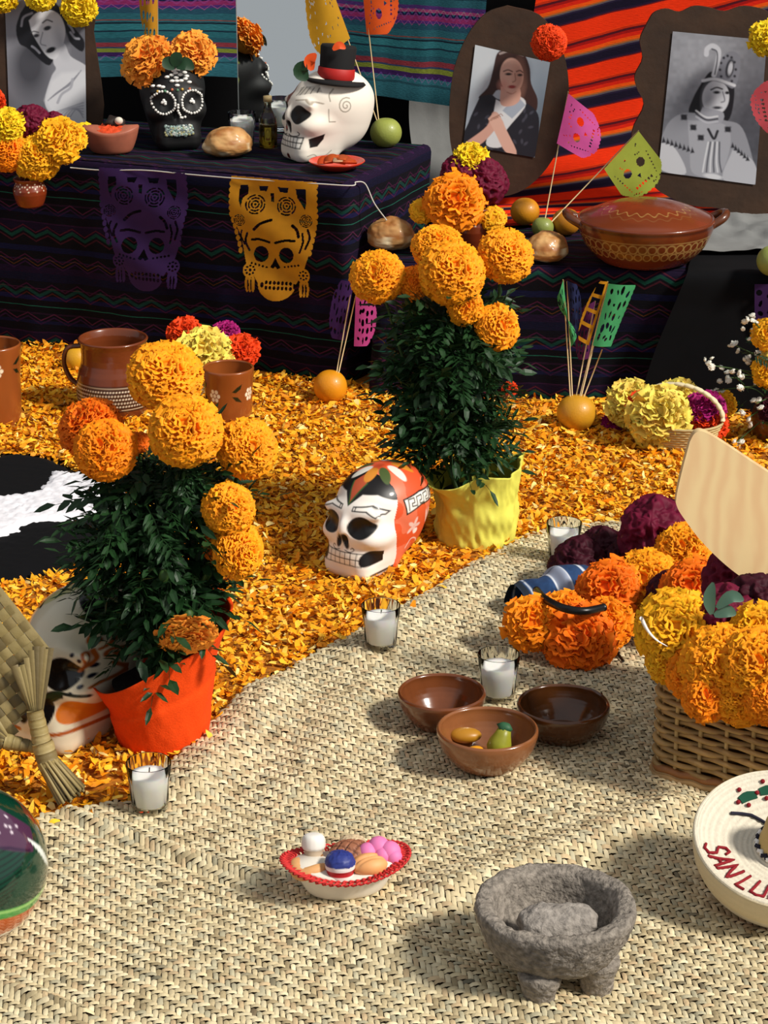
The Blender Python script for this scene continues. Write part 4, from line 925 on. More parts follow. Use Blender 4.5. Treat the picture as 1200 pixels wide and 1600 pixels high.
# ---------------------------------------------------------------- molcajete
M_stone = mat('volcanic_stone', '8e857b', .95, noise=.5, nscale=150, bump=1.0, bscale=200, spec=.15)
mc = GM(864, 1532); mc[2] = float(matz(mc[0], mc[1]))
mt_ = thing('stone_mortar', 'grey volcanic stone mortar on three stubby legs in the foreground', 'mortar', mc)
prof = smoothp([(.0, .026), (.03, .026), (.058, .035), (.076, .056), (.086, .082), (.0885, .096), (.083, .101), (.071, .098), (.066, .090), (.060, .068), (.046, .046), (.0, .038)], 70)
V, F = lathe(prof, 130); nn = normals(V, F); V = V+nn*(.0016*fbm(V*90, 5, 3)-.0022*np.clip(vn(V*170, 9)-.35, 0, 1)*2)[:, None]; V[:, 0] *= 1.0; V[:, 2] += .0025*vn(V*np.array([18, 18, 0.]), 4)
mk('mortar_bowl', V, F, M_stone, mt_)
for a in (-1.95, -.35, 1.4):
    c = np.array([math.cos(a)*.050, math.sin(a)*.050, 0]); V, F = lathe(smoothp([(.0, 0), (.012, .0), (.016, .003), (.0185, .02), (.024, .045), (0, .052)], 24), 40)
    V = V+c*np.array([1, 1, 0])-np.array([0, 0, .004]); V = V+.0018*np.stack([fbm(V*110, s, 3) for s in (1, 2, 3)], 1); mk('leg', V, F, M_stone, mt_)
V, F = lathe(smoothp([(0, -.044), (.018, -.043), (.026, -.034), (.027, -.018), (.023, .01), (.019, .03), (.013, .038), (0, .040)], 50), 70); V = rot(V, ry=R(78)); V[:, 1] *= 1.1
V = V+.0022*np.stack([fbm(V*100, s, 3) for s in (4, 5, 6)], 1)
pt = small('stone_pestle', V, F, mat('pestle_stone', '9a928a', .95, noise=.4, nscale=110, bump=1.0, bscale=170, spec=.15), mc+np.array([.006, -.008, .074]), 'rough grey stone pestle lying inside the mortar', 'pestle', rot_=(0, R(4), R(8)))

# ---------------------------------------------------------------- fruit, bread
def fruit(p, r, col, label, cat='fruit', group=None, sq=.94, dimple=.10, rough=.45, stem=False):
    t = thing('fruit', label, cat, p, random.uniform(0, 6), group); V, F = ball(1.0, 40, 26)
    d = np.arccos(np.clip(V[:, 2], -1, 1)); V = V*(1-dimple*np.exp(-(d/.35)**2)-dimple*.7*np.exp(-((math.pi-d)/.35)**2))[:, None]*np.array([r, r, r*sq]); V[:, 2] -= V[:, 2].min()
    t.name = 'orange_fruit' if 'orange' in label else ('green_apple' if 'apple' in label else 'round_fruit')
    mk('fruit_skin', V, F, mat('skin_'+col, col, rough, noise=.12, nscale=20, bump=.12, bscale=300, coat=.1), t)
    if stem:
        V2, F2 = tube([(0, 0, V[:, 2].max()*.9), (.001, 0, V[:, 2].max()*1.1)], .0015, 6); mk('stalk', V2, F2, M_wick, t)
    return t
ap = G(603, 232, TL)+np.array([0, .02, 0]); AY = ap[1]
fruit(ap, .034, '97a04a', 'green apple stuck with paper flag picks beside the white skull', sq=.96)
of = G(516, 634)+np.array([0, .012, .004]); OY = of[1]
fruit(of, .034, 'e09112', 'orange holding two paper flags beside the tall table', sq=1.0, dimple=.04)
yf = G(901, 680)+np.array([0, .018, .004]); FY = yf[1]
fruit(yf, .0385, 'cf9420', 'large orange holding green and yellow paper flags', sq=.95, dimple=.04)
fruit(G(120, 586)+np.array([0, .02, .0]), .030, 'd9a01c', 'yellow orange half hidden behind the clay jug', sq=1.0, dimple=.04)
fr = G(848, 372, TR)+np.array([0, .01, 0]); RY = fr[1]
fruit(G(822, 364, TR)+np.array([0, .05, .006]), .031, 'd08a18', 'orange on the lower table left of the green guava', sq=.95, dimple=.05)
fruit(fr, .023, '8a9448', 'green guava holding the pink and lime paper flags', sq=.95)
fruit(G(886, 372, TR)+np.array([0, .03, .0]), .030, 'c07c18', 'orange on the lower table beside the casserole handle', sq=.95, dimple=.05)
fruit(G(1208, 432, TR+.006)+np.array([0, .01, 0]), .032, '8f9a4c', 'green apple on the black cloth at the right edge', sq=.96)
M_bread = vmat('bread_crust', .5, bump=.3, bscale=50, coat=.2)
def bread(p, rx, ry, rz_, seed, label, yaw=0):
    V, F = ball(1.0, 90, 56); s = V.copy(); n_ = fbm(V*2.2, seed, 4); V = V*(1+.055*n_)[:, None]; V[:, 2] = np.where(V[:, 2] < 0, V[:, 2]*.6, V[:, 2]); V *= np.array([rx, ry, rz_]); V[:, 2] -= V[:, 2].min()
    f = np.clip(.5+.6*fbm(s*np.array([2, 2, 4]), seed+4, 3), 0, 1)[:, None]; g = np.clip(1.6*vn(s*np.array([2.5, 2.5, 2.5]), seed+7), 0, 1)[:, None]*(s[:, 2:] < .25)
    C = hx('a0642c')*(1-f)+hx('d3a468')*f; C = C*(1-g)+hx('e6d4ac')*g
    o = mk('bread_roll', V, F, M_bread, C=np.clip(C, 0, 1)); o.location = [float(c) for c in p]; o.rotation_euler = (0, 0, yaw); return tag(o, label, 'bread', 'crusty bread rolls')
bread(G(355, 250, TL)+np.array([0, .035, 0]), .053, .042, .040, 3, 'crusty bread roll in front of the mirror on the taller table', .3)
bread(G(611, 397, TR)+np.array([0, .035, .0]), .050, .040, .042, 8, 'crusty bread roll at the left end of the lower table', -.2)
bread(G(856, 414, TR)+np.array([0, .03, 0]), .044, .040, .038, 14, 'crusty bread roll between the guava and the casserole', .5)

# ---------------------------------------------------------------- cut paper banners on the tall table
def PT(px, py, off=-.034):                  # photo point on the plane just before the tall table's front
    d = ray(px, py); c = np.array([0, 0, CAMH]); return c+d*((off+c0 @ e2-0)/(d[0]*e2[0]+d[1]*e2[1]))
def banner_mask(x, y):                      # cut-out skull banner with roses; units of the banner drawing
    K = np.array([1.0, 1, 1]); Z = np.zeros(3); q = Paint(x, y, Z); q.soft = .05
    q.poly([(600, 104), (912, 126), (908, 250), (896, 340), (882, 400), (868, 440), (660, 430), (650, 392), (636, 320), (604, 240)], K)
    for k in range(12): q.ell(604+(36*(max(k-5, 0))/7), 130+22*k, 7, 11, K); q.ell(910-(26*(max(k-5, 0))/7), 140+22*k, 7, 11, K)
    q.ell(768, 492, 66, 62, K); q.poly([(660, 420), (872, 425), (832, 500), (706, 495)], K)
    for cx, cy in ((672, 442), (862, 464)): q.ell(cx, cy, 25, 27, K)
    for dx, ex in ((668, 0), (858, 24)):
        for k in range(3): q.ell(dx-10+11*k+4, 492+ex*.9, 7, 30, K)
    for dx, ex in ((670, 0), (862, 22)):
        for k in range(2): q.ell(dx-4+11*k, 494+ex, 3.2, 20, Z)
    for cx, cy in ((672, 442), (862, 464)):
        for k in range(8): q.ell(cx+15*math.cos(k*.785), cy+15*math.sin(k*.785), 4, 4, Z)
        q.ell(cx, cy, 5, 5, Z)
    for cx, rr in ((709, .1), (803, .25)): q.ell(cx, 386+(cx-709)*.04, 27, 29, Z, rot=rr)
    q.poly([(760, 400), (778, 436), (766, 442), (759, 432), (751, 440), (741, 434)], Z)
    q.curve([(676, 334), (705, 332), (742, 342)], 9, Z); q.curve([(764, 344), (800, 336), (832, 338)], 9, Z)
    for r in range(2):
        for k in range(9): q.ell(716+14*k, 486+18*r+k*1.2+(6 if k in (0, 8) else 0)*(-1 if r else 1), 5, 7, Z)
    for k in range(5): q.ell(676+13*k, 418+4*k, 4, 4, Z); q.ell(846-13*k, 426+2*k, 4, 4, Z)
    for cx, cy, R_ in ((690, 206, 34), (800, 214, 34), (634, 262, 21), (870, 268, 23)):
        for k, (rr, n_) in enumerate(((.95, 5), (.66, 4), (.36, 3))):
            for j in range(n_):
                a = np.linspace(j*2*np.pi/n_+k, (j+.72)*2*np.pi/n_+k, 6); q.line(np.stack([cx+R_*rr*np.cos(a), cy+R_*rr*np.sin(a)], 1).tolist(), R_*.16, Z)
        q.ell(cx, cy, R_*.12, R_*.12, Z)
    for pts in ([(634, 136), (662, 138), (664, 168), (646, 182), (640, 215), (632, 190)], [(700, 140), (735, 142), (728, 160), (704, 158)], [(770, 144), (812, 146), (806, 166), (778, 162)], [(838, 150), (874, 150), (876, 200), (868, 228), (856, 205), (842, 182)], [(742, 168), (756, 168), (756, 200), (744, 196)]): q.poly(pts, Z)
    q.curve([(686, 296), (712, 274), (748, 262)], 10, Z); q.curve([(822, 284), (838, 300), (846, 324)], 10, Z); q.curve([(660, 310), (652, 340), (666, 372)], 8, Z); q.curve([(876, 300), (884, 330), (872, 366)], 8, Z); q.curve([(858, 312), (862, 345), (852, 380)], 7, Z); q.curve([(640, 300), (636, 320), (648, 350)], 6, Z)
    return q.c[:, 0] > .5
def banner(label, col, offs, dy, org):
    # offs: photo position of the drawing's left top; drawing scale 2.308 per photo pixel
    nu, nv = 150, 215; x, y = np.meshgrid(np.linspace(590, 922, nu), np.linspace(98, 560, nv), indexing='ij')
    xc, yc = (x[:-1, :-1]+x[1:, 1:])/2, (y[:-1, :-1]+y[1:, 1:])/2
    k = banner_mask(xc.ravel(), yc.ravel()); F = gridF(nu, nv)[k]; used, inv = np.unique(F, return_inverse=True)
    P = np.array([PT(100+(a+offs)/2.308, 230+(b+dy)/2.308) for a, b in zip(x.ravel()[used], y.ravel()[used])])
    P[:, :2] -= e2*(.004*np.sin(P[:, 2:]*45+P[:, :1]*30)); o0 = PT(*org)
    o = mk('paper_banner', P-o0, inv.reshape(F.shape), pmat(col)); o.location = o0; return tag(o, label, 'paper banner', 'cut paper skull banners on the tall table')
banner('purple cut-paper skull banner hanging on the taller table', '3a1a58', -472, -33, (225, 262))
banner('yellow cut-paper skull banner hanging on the taller table', 'd89410', 0, 0, (428, 285))
sp = [PT(110, 262), PT(160, 266), PT(225, 266), PT(290, 272), PT(360, 278), PT(430, 283), PT(495, 287), PT(550, 290, -.012)]+[np.array([*(c0+e2*.02-e1*.004), TL+.001]), np.array([*(c0+e2*.05-e1*.012), TL-.008]), D(585, 318, 4.43), D(604, 344, 4.44)]
V, F = tube(smoothp(sp, 70), .0013, 6); tag(mk('white_string', V, F, mat('white_string', 'c9c6bd', .8)), 'thin white string holding the banners and dangling at the table corner', 'string')

# ---------------------------------------------------------------- paper flags on picks
def flag(label, basepx, toppx, Y, quad, col, kind, seed, base=None, dY=0.0, bulge=.006, zb=None):
    b = D(*basepx, Y) if base is None else base
    return pick_flag(label, b, D(*toppx, Y+dY), None if quad is None else [D(*p, Y+dY-.003) for p in quad], col, kind, seed, bulge)
flag('yellow paper flag on a pick in the green apple', (593, 200), (500, -60), AY, [(547, 60), (503, -60), (470, -45), (488, 104)], 'e0a41c', 'dots', 1)
flag('orange cut-paper skull flag on a pick in the green apple', (593, 200), (566, -40), AY, [(573, 54), (563, -50), (624, -40), (622, 52)], 'ee5a10', 'skull', 2, dY=.01)
flag('narrow yellow cut-paper flag behind the black skull', (247, 206), (246, -50), 4.93, [(246, 62), (246, -60), (214, -60), (220, 62)], 'd8951a', 'lattice', 3)
flag('pink cut-paper flag on a pick beside the clay flower pot', (528, 588), (556, 462), OY, [(553, 541), (556, 461), (592, 466), (584, 540)], 'd04a98', 'lattice', 4, bulge=.003)
flag('dark purple cut-paper flag on a pick in the small orange', (525, 588), (551, 440), OY, [(538, 532), (553, 440), (524, 436), (509, 526)], '3c1458', 'lattice', 5, dY=.02, bulge=.003)
flag('slim green cut-paper flag, left one in the large orange', (892, 636), (880, 437), FY, [(892, 542), (880, 437), (866, 476), (905, 520)], '3f9a5c', 'lattice', 6, dY=.0)
flag('dark blue paper flag behind the slim green one', (895, 636), (886, 440), FY, [(890, 535), (886, 438), (908, 446), (910, 520)], '16204e', 'lattice', 7, dY=.025)
flag('yellow cut-paper flag with square windows in the large orange', (902, 636), (950, 440), FY, [(920, 540), (950, 440), (932, 438), (896, 526)], 'd8960f', 'windows', 8, dY=.005, bulge=.002)
flag('green cut-paper flag, right one in the large orange', (904, 636), (951, 444), FY, [(926, 540), (951, 443), (994, 446), (955, 542)], '49b070', 'square', 9, dY=-.005, bulge=.004)
flag('bare wooden pick slanting from the large orange', (906, 636), (941, 546), FY, None, 'd9bd8c', 'plain', 0)
flag('purple cut-paper flag behind the picks in the large orange', (897, 636), (930, 470), FY, [(920, 560), (930, 470), (905, 480), (896, 562)], '5a1450', 'lattice', 10, dY=.04)
flag('pink cut-paper skull flag on a pick in the green guava', (849, 357), (888, 143), RY, [(870, 224), (888, 146), (946, 192), (929, 258)], 'ea62b4', 'skull', 11)
flag('lime green cut-paper flag over the casserole lid', (852, 357), (998, 204), RY, [(944, 264), (998, 205), (1050, 272), (984, 324)], 'b8c84a', 'skull', 12, dY=.0)
cb = G(1262, 364, TR+.012)
flag('coral cut-paper flag before the feathered-cap portrait', (0, 0), (1262, 110), cb[1], [(1262, 226), (1262, 118), (1164, 130), (1186, 214)], 'f2606a', 'skull', 13, base=cb)
def pbn(px, py): 
    Y = 4.24
    for _ in range(4): p = D(px, py, Y); Y = fy(p[0])-.034
    return D(px, py, Y)
o = paper_piece('paper_banner', [pbn(1179, 444), pbn(1262, 444), pbn(1262, 520), pbn(1179, 520)], '3a1452', 'square', bulge=.001, seed=3)
tag(o, 'purple cut-paper banner on the black cloth at the right edge', 'paper banner')

# ---------------------------------------------------------------- framed portraits
M_wood = mat('dark_brown_board', '3a2412', .7, noise=.35, nscale=14, bump=.2, bscale=60)
M_print = vmat('printed_paper', .45, spec=.4)
BRD = {}
def board(t, px, Y0, z0, lean, th, m, smooth=0, name='frame_board'):
    P = smoothp(list(px)+[px[0]], smooth)[:-1] if smooth else np.array(px, float); n = len(P)
    f = np.array([PL(a, b, Y0, z0, lean) for a, b in P])-np.array(t.location); bk = f+np.array([0, th, 0])
    bm = bmesh.new(); vf = [bm.verts.new(v) for v in f]; vb = [bm.verts.new(v) for v in bk]
    bm.faces.new(vf); bm.faces.new(vb[::-1])
    for i in range(n): bm.faces.new((vf[i], vb[i], vb[(i+1) % n], vf[(i+1) % n]))
    bmesh.ops.recalc_face_normals(bm, faces=bm.faces); me = bpy.data.meshes.new(name); bm.to_mesh(me); bm.free(); me.materials.append(m)
    t['b'] = name; o = fin(bpy.data.objects.new(name, me), t); BRD[t.name] = o; del t['b']; return o
def photo(t, quad, to_px, Y0, z0, lean, paint, nu=170, nv=230):
    """quad: drawing corners TL, TR, BR, BL; to_px maps the drawing to the photo frame"""
    s, v = np.meshgrid(np.linspace(0, 1, nu), np.linspace(0, 1, nv), indexing='ij'); Q = [np.array(c, float) for c in quad]
    X = (1-v[..., None])*((1-s[..., None])*Q[0]+s[..., None]*Q[1])+v[..., None]*((1-s[..., None])*Q[3]+s[..., None]*Q[2]); X = X.reshape(-1, 2)
    W3 = [PL(*to_px(*c), Y0-.003, z0, lean) for c in quad]; s_, v_ = s.reshape(-1, 1), v.reshape(-1, 1)
    V = (1-v_)*((1-s_)*W3[0]+s_*W3[1])+v_*((1-s_)*W3[3]+s_*W3[2])-np.array(t.location)
    return mk('portrait_print', V, gridF(nu, nv), M_print, BRD[t.name], C=np.clip(paint(X[:, 0], X[:, 1]), 0, 1))
def p_actress(x, y):
    q = Paint(x, y, '6a6a72'); q.soft = 6
    q.ell(120, 100, 220, 260, '9a9aa2', soft=260, op=.6); q.ell(330, 60, 120, 200, '5a5a62', soft=140, op=.6); q.ell(140, 300, 80, 130, '2c2c34', soft=70, op=.8)
    q.poly([(95, 60), (140, 5), (230, -10), (300, 60), (350, 130), (395, 190), (385, 240), (330, 200), (300, 150), (250, 280), (215, 300), (130, 225), (90, 200), (75, 130)], '16161c', smooth=50)
    for pts in ([(100, 120), (110, 80), (150, 60)], [(150, 215), (165, 225), (185, 245)], [(330, 150), (350, 175), (370, 180)], [(320, 110), (335, 130), (345, 150)]): q.curve(pts, 10, '9a9aa4')
    q.poly([(255, 230), (300, 200), (330, 260), (395, 300), (405, 330), (405, 590), (340, 588), (300, 570), (235, 530), (210, 470), (240, 360), (262, 320), (250, 290)], 'c9c9cf', smooth=60)
    q.poly([(135, 95), (170, 60), (230, 45), (280, 70), (305, 130), (300, 190), (270, 265), (245, 275), (215, 255), (180, 205), (150, 150)], 'd6d6da', smooth=50)
    q.ell(285, 190, 24, 60, '9c9ca4', rot=-.3, soft=40, op=.7)
    q.curve([(200, 105), (220, 92), (245, 100)], 6, '2a2a30'); q.curve([(145, 150), (160, 145), (180, 150)], 5, '3a3a40')
    q.ell(222, 130, 18, 10, '2c2c32', rot=-.3); q.ell(170, 165, 14, 8, '33333a', rot=-.2); q.curve([(200, 150), (190, 200), (215, 212)], 5, '8a8a92')
    q.ell(238, 232, 24, 12, '17171c', rot=-.4)
    q.poly([(240, 380), (290, 340), (405, 330), (405, 590), (340, 588), (240, 520), (210, 470)], 'dedee2', op=.8, soft=20)
    for k in range(7): q.curve([(225+12*k, 470-10*k), (270+10*k, 430-6*k), (320+10*k, 400-12*k)], 4, '8c8c96')
    for k in range(6): q.curve([(250+14*k, 530+6*k), (300+12*k, 510), (390, 480+14*k)], 5, 'a4a4ae')
    q.curve([(340, 370), (330, 410), (290, 440), (270, 480)], 12, 'aeaeb6'); return q.c
def p_girl(x, y):
    q = Paint(x, y, '9fa9b4'); q.soft = 7; q.ell(420, 320, 150, 260, 'cdd2d6', soft=200, op=.8); q.ell(800, 700, 130, 300, '5a6a78', soft=200, op=.8)
    q.poly([(520, 320), (600, 300), (670, 330), (710, 420), (720, 520), (760, 620), (740, 700), (640, 620), (520, 560), (470, 600), (390, 610), (450, 540), (480, 440), (500, 350)], '3a2420', smooth=60)
    q.poly([(400, 600), (470, 590), (520, 620), (640, 620), (750, 690), (770, 800), (740, 985), (600, 960), (300, 905), (330, 760)], '22222a', smooth=50)
    for k in range(22): r = np.random.default_rng(k); q.ell(r.uniform(340, 740), r.uniform(640, 940), 16, 8, '4a4a56', rot=r.uniform(0, 3), op=.7)
    q.poly([(500, 620), (560, 640), (640, 600), (685, 660), (560, 820), (540, 915), (440, 905), (470, 780)], 'd6d8da', smooth=40); q.poly([(640, 605), (685, 655), (600, 740), (540, 690), (560, 668)], '8f9cae', op=.8)
    q.poly([(530, 540), (640, 540), (650, 620), (600, 660), (530, 650)], 'cfa08e', smooth=24)
    q.ell(598, 470, 74, 108, 'd9ab98', rot=-.05); q.ell(645, 490, 34, 90, 'b9836f', soft=50, op=.6); q.ell(545, 530, 30, 30, 'd08c7c', soft=40, op=.6)
    q.curve([(548, 445), (575, 436), (602, 446)], 7, '5a3a30'); q.curve([(628, 446), (650, 440), (668, 452)], 7, '5a3a30')
    q.ell(578, 462, 20, 8, '33221f'); q.ell(650, 468, 16, 8, '33221f'); q.curve([(618, 460), (622, 500), (605, 512)], 6, '9a6a58'); q.ell(600, 541, 24, 10, '9a3a38'); q.curve([(570, 575), (600, 585), (625, 570)], 5, 'b07a68')
    q.curve([(525, 335), (590, 318), (670, 345)], 14, '9a8a86')
    q.poly([(310, 890), (440, 790), (480, 700), (520, 720), (500, 800), (390, 910)], 'cf9f8e', smooth=30); q.poly([(450, 740), (500, 700), (540, 750), (560, 800), (630, 955), (560, 950), (490, 820)], 'd8ac9a', smooth=30)
    for k in range(4): q.curve([(455+16*k, 760-8*k), (480+16*k, 735-8*k), (500+14*k, 740-6*k)], 4, '9a6c5c')
    return q.c
def p_cap(x, y):
    q = Paint(x, y, '77787f'); q.soft = 7; q.ell(820, 330, 220, 260, 'a0a1a8', soft=260, op=.7); q.ell(1120, 700, 180, 300, '3e3f48', soft=220, op=.8); q.ell(700, 620, 90, 180, '5c5d66', soft=140, op=.6)
    nz = n2(x*.05, y*.05, 3); q.c *= (1+.14*nz)[:, None]
    q.poly([(850, 430), (900, 380), (1000, 420), (1020, 500), (990, 640), (900, 660), (780, 610), (800, 520)], '18181e', smooth=40)
    q.poly([(625, 740), (680, 640), (780, 600), (960, 640), (1060, 680), (1120, 860), (1135, 985), (760, 935), (615, 880)], '8f9098', smooth=50)
    q.poly([(620, 760), (700, 790), (760, 930), (615, 900)], 'c4c5cb', smooth=24); q.poly([(1010, 800), (1120, 860), (1135, 985), (960, 960)], 'b4b5bc', smooth=24)
    q.poly([(770, 640), (960, 660), (1000, 760), (940, 930), (800, 930), (780, 800)], 'a2a3ab', smooth=30)
    q.ell(920, 520, 72, 92, 'c9cad0', rot=.1); q.ell(880, 540, 30, 70, '8f9098', soft=40, op=.7); q.poly([(850, 570), (960, 600), (940, 660), (830, 640)], '9a9ba4', smooth=16)
    for k in range(3): q.curve([(815, 590+16*k), (870, 625+14*k), (930, 620+14*k)], 8, ('d6d6da', '2e2e36', 'b9bac2')[k])
    q.curve([(895, 478), (925, 466), (955, 474)], 8, '202026'); q.ell(925, 492, 18, 8, '1a1a20'); q.ell(982, 494, 12, 8, '1a1a20'); q.curve([(958, 490), (968, 535), (950, 545)], 6, '6c6d76'); q.ell(928, 574, 24, 8, '3a3b42')
    q.poly([(905, 430), (930, 350), (975, 285), (1020, 275), (1050, 310), (1045, 400), (1015, 470), (960, 445)], '7d7e87', smooth=40); q.ell(995, 365, 22, 52, '33343b', rot=.2); q.ell(998, 365, 12, 34, 'c0c1c8', rot=.2)
    for k in range(12): a = k*.52; q.ell(985+42*math.cos(a), 370+72*math.sin(a), 7, 7, '2c2c33')
    q.curve([(850, 430), (920, 422), (1020, 455)], 16, 'd0d1d6')
    q.curve([(910, 400), (930, 330), (935, 270), (905, 245), (875, 260), (870, 290)], 26, 'c4c5cc'); q.curve([(915, 395), (928, 320), (925, 275), (900, 262)], 7, '4a4b52')
    for k in range(8): q.poly([(640+22*k, 730+8*k), (652+22*k, 760+8*k), (630+22*k, 764+8*k)], '2a2a30')
    for k in range(6): q.poly([(1010+16*k, 760+14*k), (1022+16*k, 790+14*k), (1000+16*k, 790+14*k)], '2a2a30')
    for cx, cy in ((750, 625), (800, 680), (840, 735), (985, 690)): q.ell(cx, cy, 20, 12, '26262c', rot=.7); q.ell(cx, cy, 20, 10, '26262c', rot=-.7)
    for k in range(6): q.curve([(880+12*k, 760), (860+16*k, 860), (850+20*k, 920)], 8, '55565e' if k % 2 else 'd2d3d8')
    q.curve([(880, 690), (910, 740), (930, 700)], 14, '26262c'); q.ell(905, 945, 50, 14, 'd0d1d6', rot=.15); return q.c
f1 = PL(80, 200, 4.90, TL, .12); ft = thing('framed_photograph', 'black-and-white portrait of a woman on a wavy brown board', 'picture frame', (f1[0], 4.90, TL))
board(ft, [(-40, -40), (146, -40), (150, 20), (146, 50), (152, 90), (158, 130), (162, 165), (160, 204), (-40, 204)], 4.90, TL, .12, .010, M_wood)
photo(ft, [(20, -60), (395, -60), (405, 592), (45, 592)], lambda a, b: (a/3, b/3), 4.90, TL, .12, p_actress)
f2 = thing('framed_painting', 'colour portrait of a long-haired girl on an oval brown board', 'picture frame', PL(790, 306, 4.84, TR, .10))
ov = [(793, 9), (845, 25), (878, 75), (889, 140), (880, 210), (855, 262), (815, 298), (770, 306), (725, 280), (706, 235), (702, 180), (708, 115), (728, 60), (758, 22)]
board(f2, ov, 4.84, TR, .10, .010, M_wood, 60)
photo(f2, [(370, 280), (838, 390), (742, 985), (295, 905)], lambda a, b: (650+a/4, b/4), 4.84, TR, .10, p_girl)
f3 = thing('framed_engraving', 'grey portrait of a figure in a feathered cap on a scalloped brown board', 'picture frame', PL(1120, 338, 4.72, TR, .10))
sc3 = [(1012, 35), (1022, 20), (1042, 14), (1062, 19), (1084, 10), (1108, 12), (1132, 18), (1160, 10), (1190, 14), (1215, 24), (1245, 24), (1270, 60), (1268, 120), (1280, 200), (1268, 280), (1240, 330), (1205, 330), (1180, 342), (1150, 335), (1120, 325), (1085, 322), (1050, 310), (1020, 290), (992, 250), (988, 205), (1006, 165), (996, 140), (992, 118), (1004, 92), (1000, 62)]
board(f3, sc3, 4.72, TR, .10, .012, M_wood, 110)
photo(f3, [(690, 168), (1195, 215), (1132, 990), (612, 920)], lambda a, b: (850+a*.29167, b*.29167), 4.72, TR, .10, p_cap)
pf = lambda px, py, Y: D(px, py, Y)
flower('pompom_flower', pf(858, 67, 4.81), .037, 'marigold', 'red', (0, -1, .2), label='red-orange pompom flower on the oval frame')
flower('paper_flower', pf(1199, 60, 4.68), .034, 'paper', 'lemon', (0, -1, .2), label='yellow paper flower on the scalloped frame at the right edge')
flower('paper_flower', pf(124, 12, 4.90), .036, 'paper', 'lemon', (.3, -1, .2), label='yellow paper flower at the upper right of the woman portrait')
flower('paper_flower', pf(64, -6, 4.90), .030, 'paper', 'lemon', (0, -1, .2), label='yellow paper flower at the top centre of the woman portrait')
flower('paper_flower', pf(4, -4, 4.90), .030, 'paper', 'lemon', (0, -1, .2), label='yellow paper flower at the top left corner of the woman portrait')
flower('paper_flower', pf(-8, 158, 4.88), .022, 'paper', 'red', (0, -1, .2), label='small red flower at the left edge beside the woman portrait')

# ---------------------------------------------------------------- small flower pots and bunches
M_terra = vmat('painted_terracotta', .35, coat=.3)
def dots_pot(name, label, p, r, h):
    def pp(A, Z, T, Rr):
        q = Paint(A*r, Z, '7a2f12'); q.soft = .001; q.m = (Rr > r*.5)*1.0
        for k in range(12):
            for dx, dz in ((0, 0), (.006, .004), (-.006, .004), (0, .009), (.003, -.006)): q.ell((k-6)*r*.52+dx, h*.72+dz, .0016, .0016, 'e8dcc0')
        return np.clip(q.c, 0, 1)
    t = thing(name, label, 'pot', p); pot('pot_body', rim_prof([tuple(a) for a in smoothp([(r*.6, 0), (r*.75, h*.1), (r*.95, h*.55), (r*.8, h*.85), (r*.92, h)], 12)], .004), M_terra, t, 160, paint=pp, dn=8); return t
sp_ = PT(48, 322, -.075); hgp = dots_pot('clay_flower_pot', 'small dotted clay pot of mixed flowers at the far left', sp_, .037, .058); SY = sp_[1]
ew = np.array([e2[0], e2[1], 0])
V, F = tube(smoothp([np.array([.03, 0, .045]), np.array([.033, 0, .06])+ew*.03, np.array([.01, 0, TL-sp_[2]+.004])+ew*.085, np.array([.0, 0, TL-sp_[2]+.003])+ew*.13], 20), .0012, 6); mk('wire_hanger', V, F, M_wick, hgp)
for px, py, r, kd, key, lab in [(58, 246, .050, 'marigold', 'gold', 'golden marigold at the front of the left flower pot'), (90, 222, .050, 'carnation', 'gold', 'golden marigold right of centre in the left flower pot'), (14, 236, .044, 'marigold', 'orange', 'orange marigold at the left picture edge in the flower pot'),
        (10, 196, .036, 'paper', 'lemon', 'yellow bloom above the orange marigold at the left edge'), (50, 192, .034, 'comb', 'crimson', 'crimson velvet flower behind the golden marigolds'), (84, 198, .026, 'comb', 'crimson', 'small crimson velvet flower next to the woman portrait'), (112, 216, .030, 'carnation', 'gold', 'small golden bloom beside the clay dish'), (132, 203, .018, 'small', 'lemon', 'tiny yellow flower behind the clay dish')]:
    flower('cut_flower', D(px, py, SY+(.03 if kd == 'comb' else 0)+(.12 if px > 130 else 0)), r, kd, key, (0, -.7, .7), label=lab, group=None)
vp = G(740, 395, TR)+np.array([0, .03, 0]); VY = vp[1]
dots_pot('clay_flower_pot', 'round dotted clay pot of flowers on the lower table', vp, .046, .088)
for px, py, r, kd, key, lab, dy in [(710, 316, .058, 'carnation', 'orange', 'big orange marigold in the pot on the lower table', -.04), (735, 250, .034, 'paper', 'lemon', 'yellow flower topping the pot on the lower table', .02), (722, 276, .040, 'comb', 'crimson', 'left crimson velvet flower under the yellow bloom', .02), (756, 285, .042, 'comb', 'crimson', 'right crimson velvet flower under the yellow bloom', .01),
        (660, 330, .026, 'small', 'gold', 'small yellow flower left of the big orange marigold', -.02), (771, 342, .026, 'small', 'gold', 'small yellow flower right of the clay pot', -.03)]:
    flower('cut_flower', D(px, py, VY+dy), r, kd, key, (0, -.8, .5), label=lab)
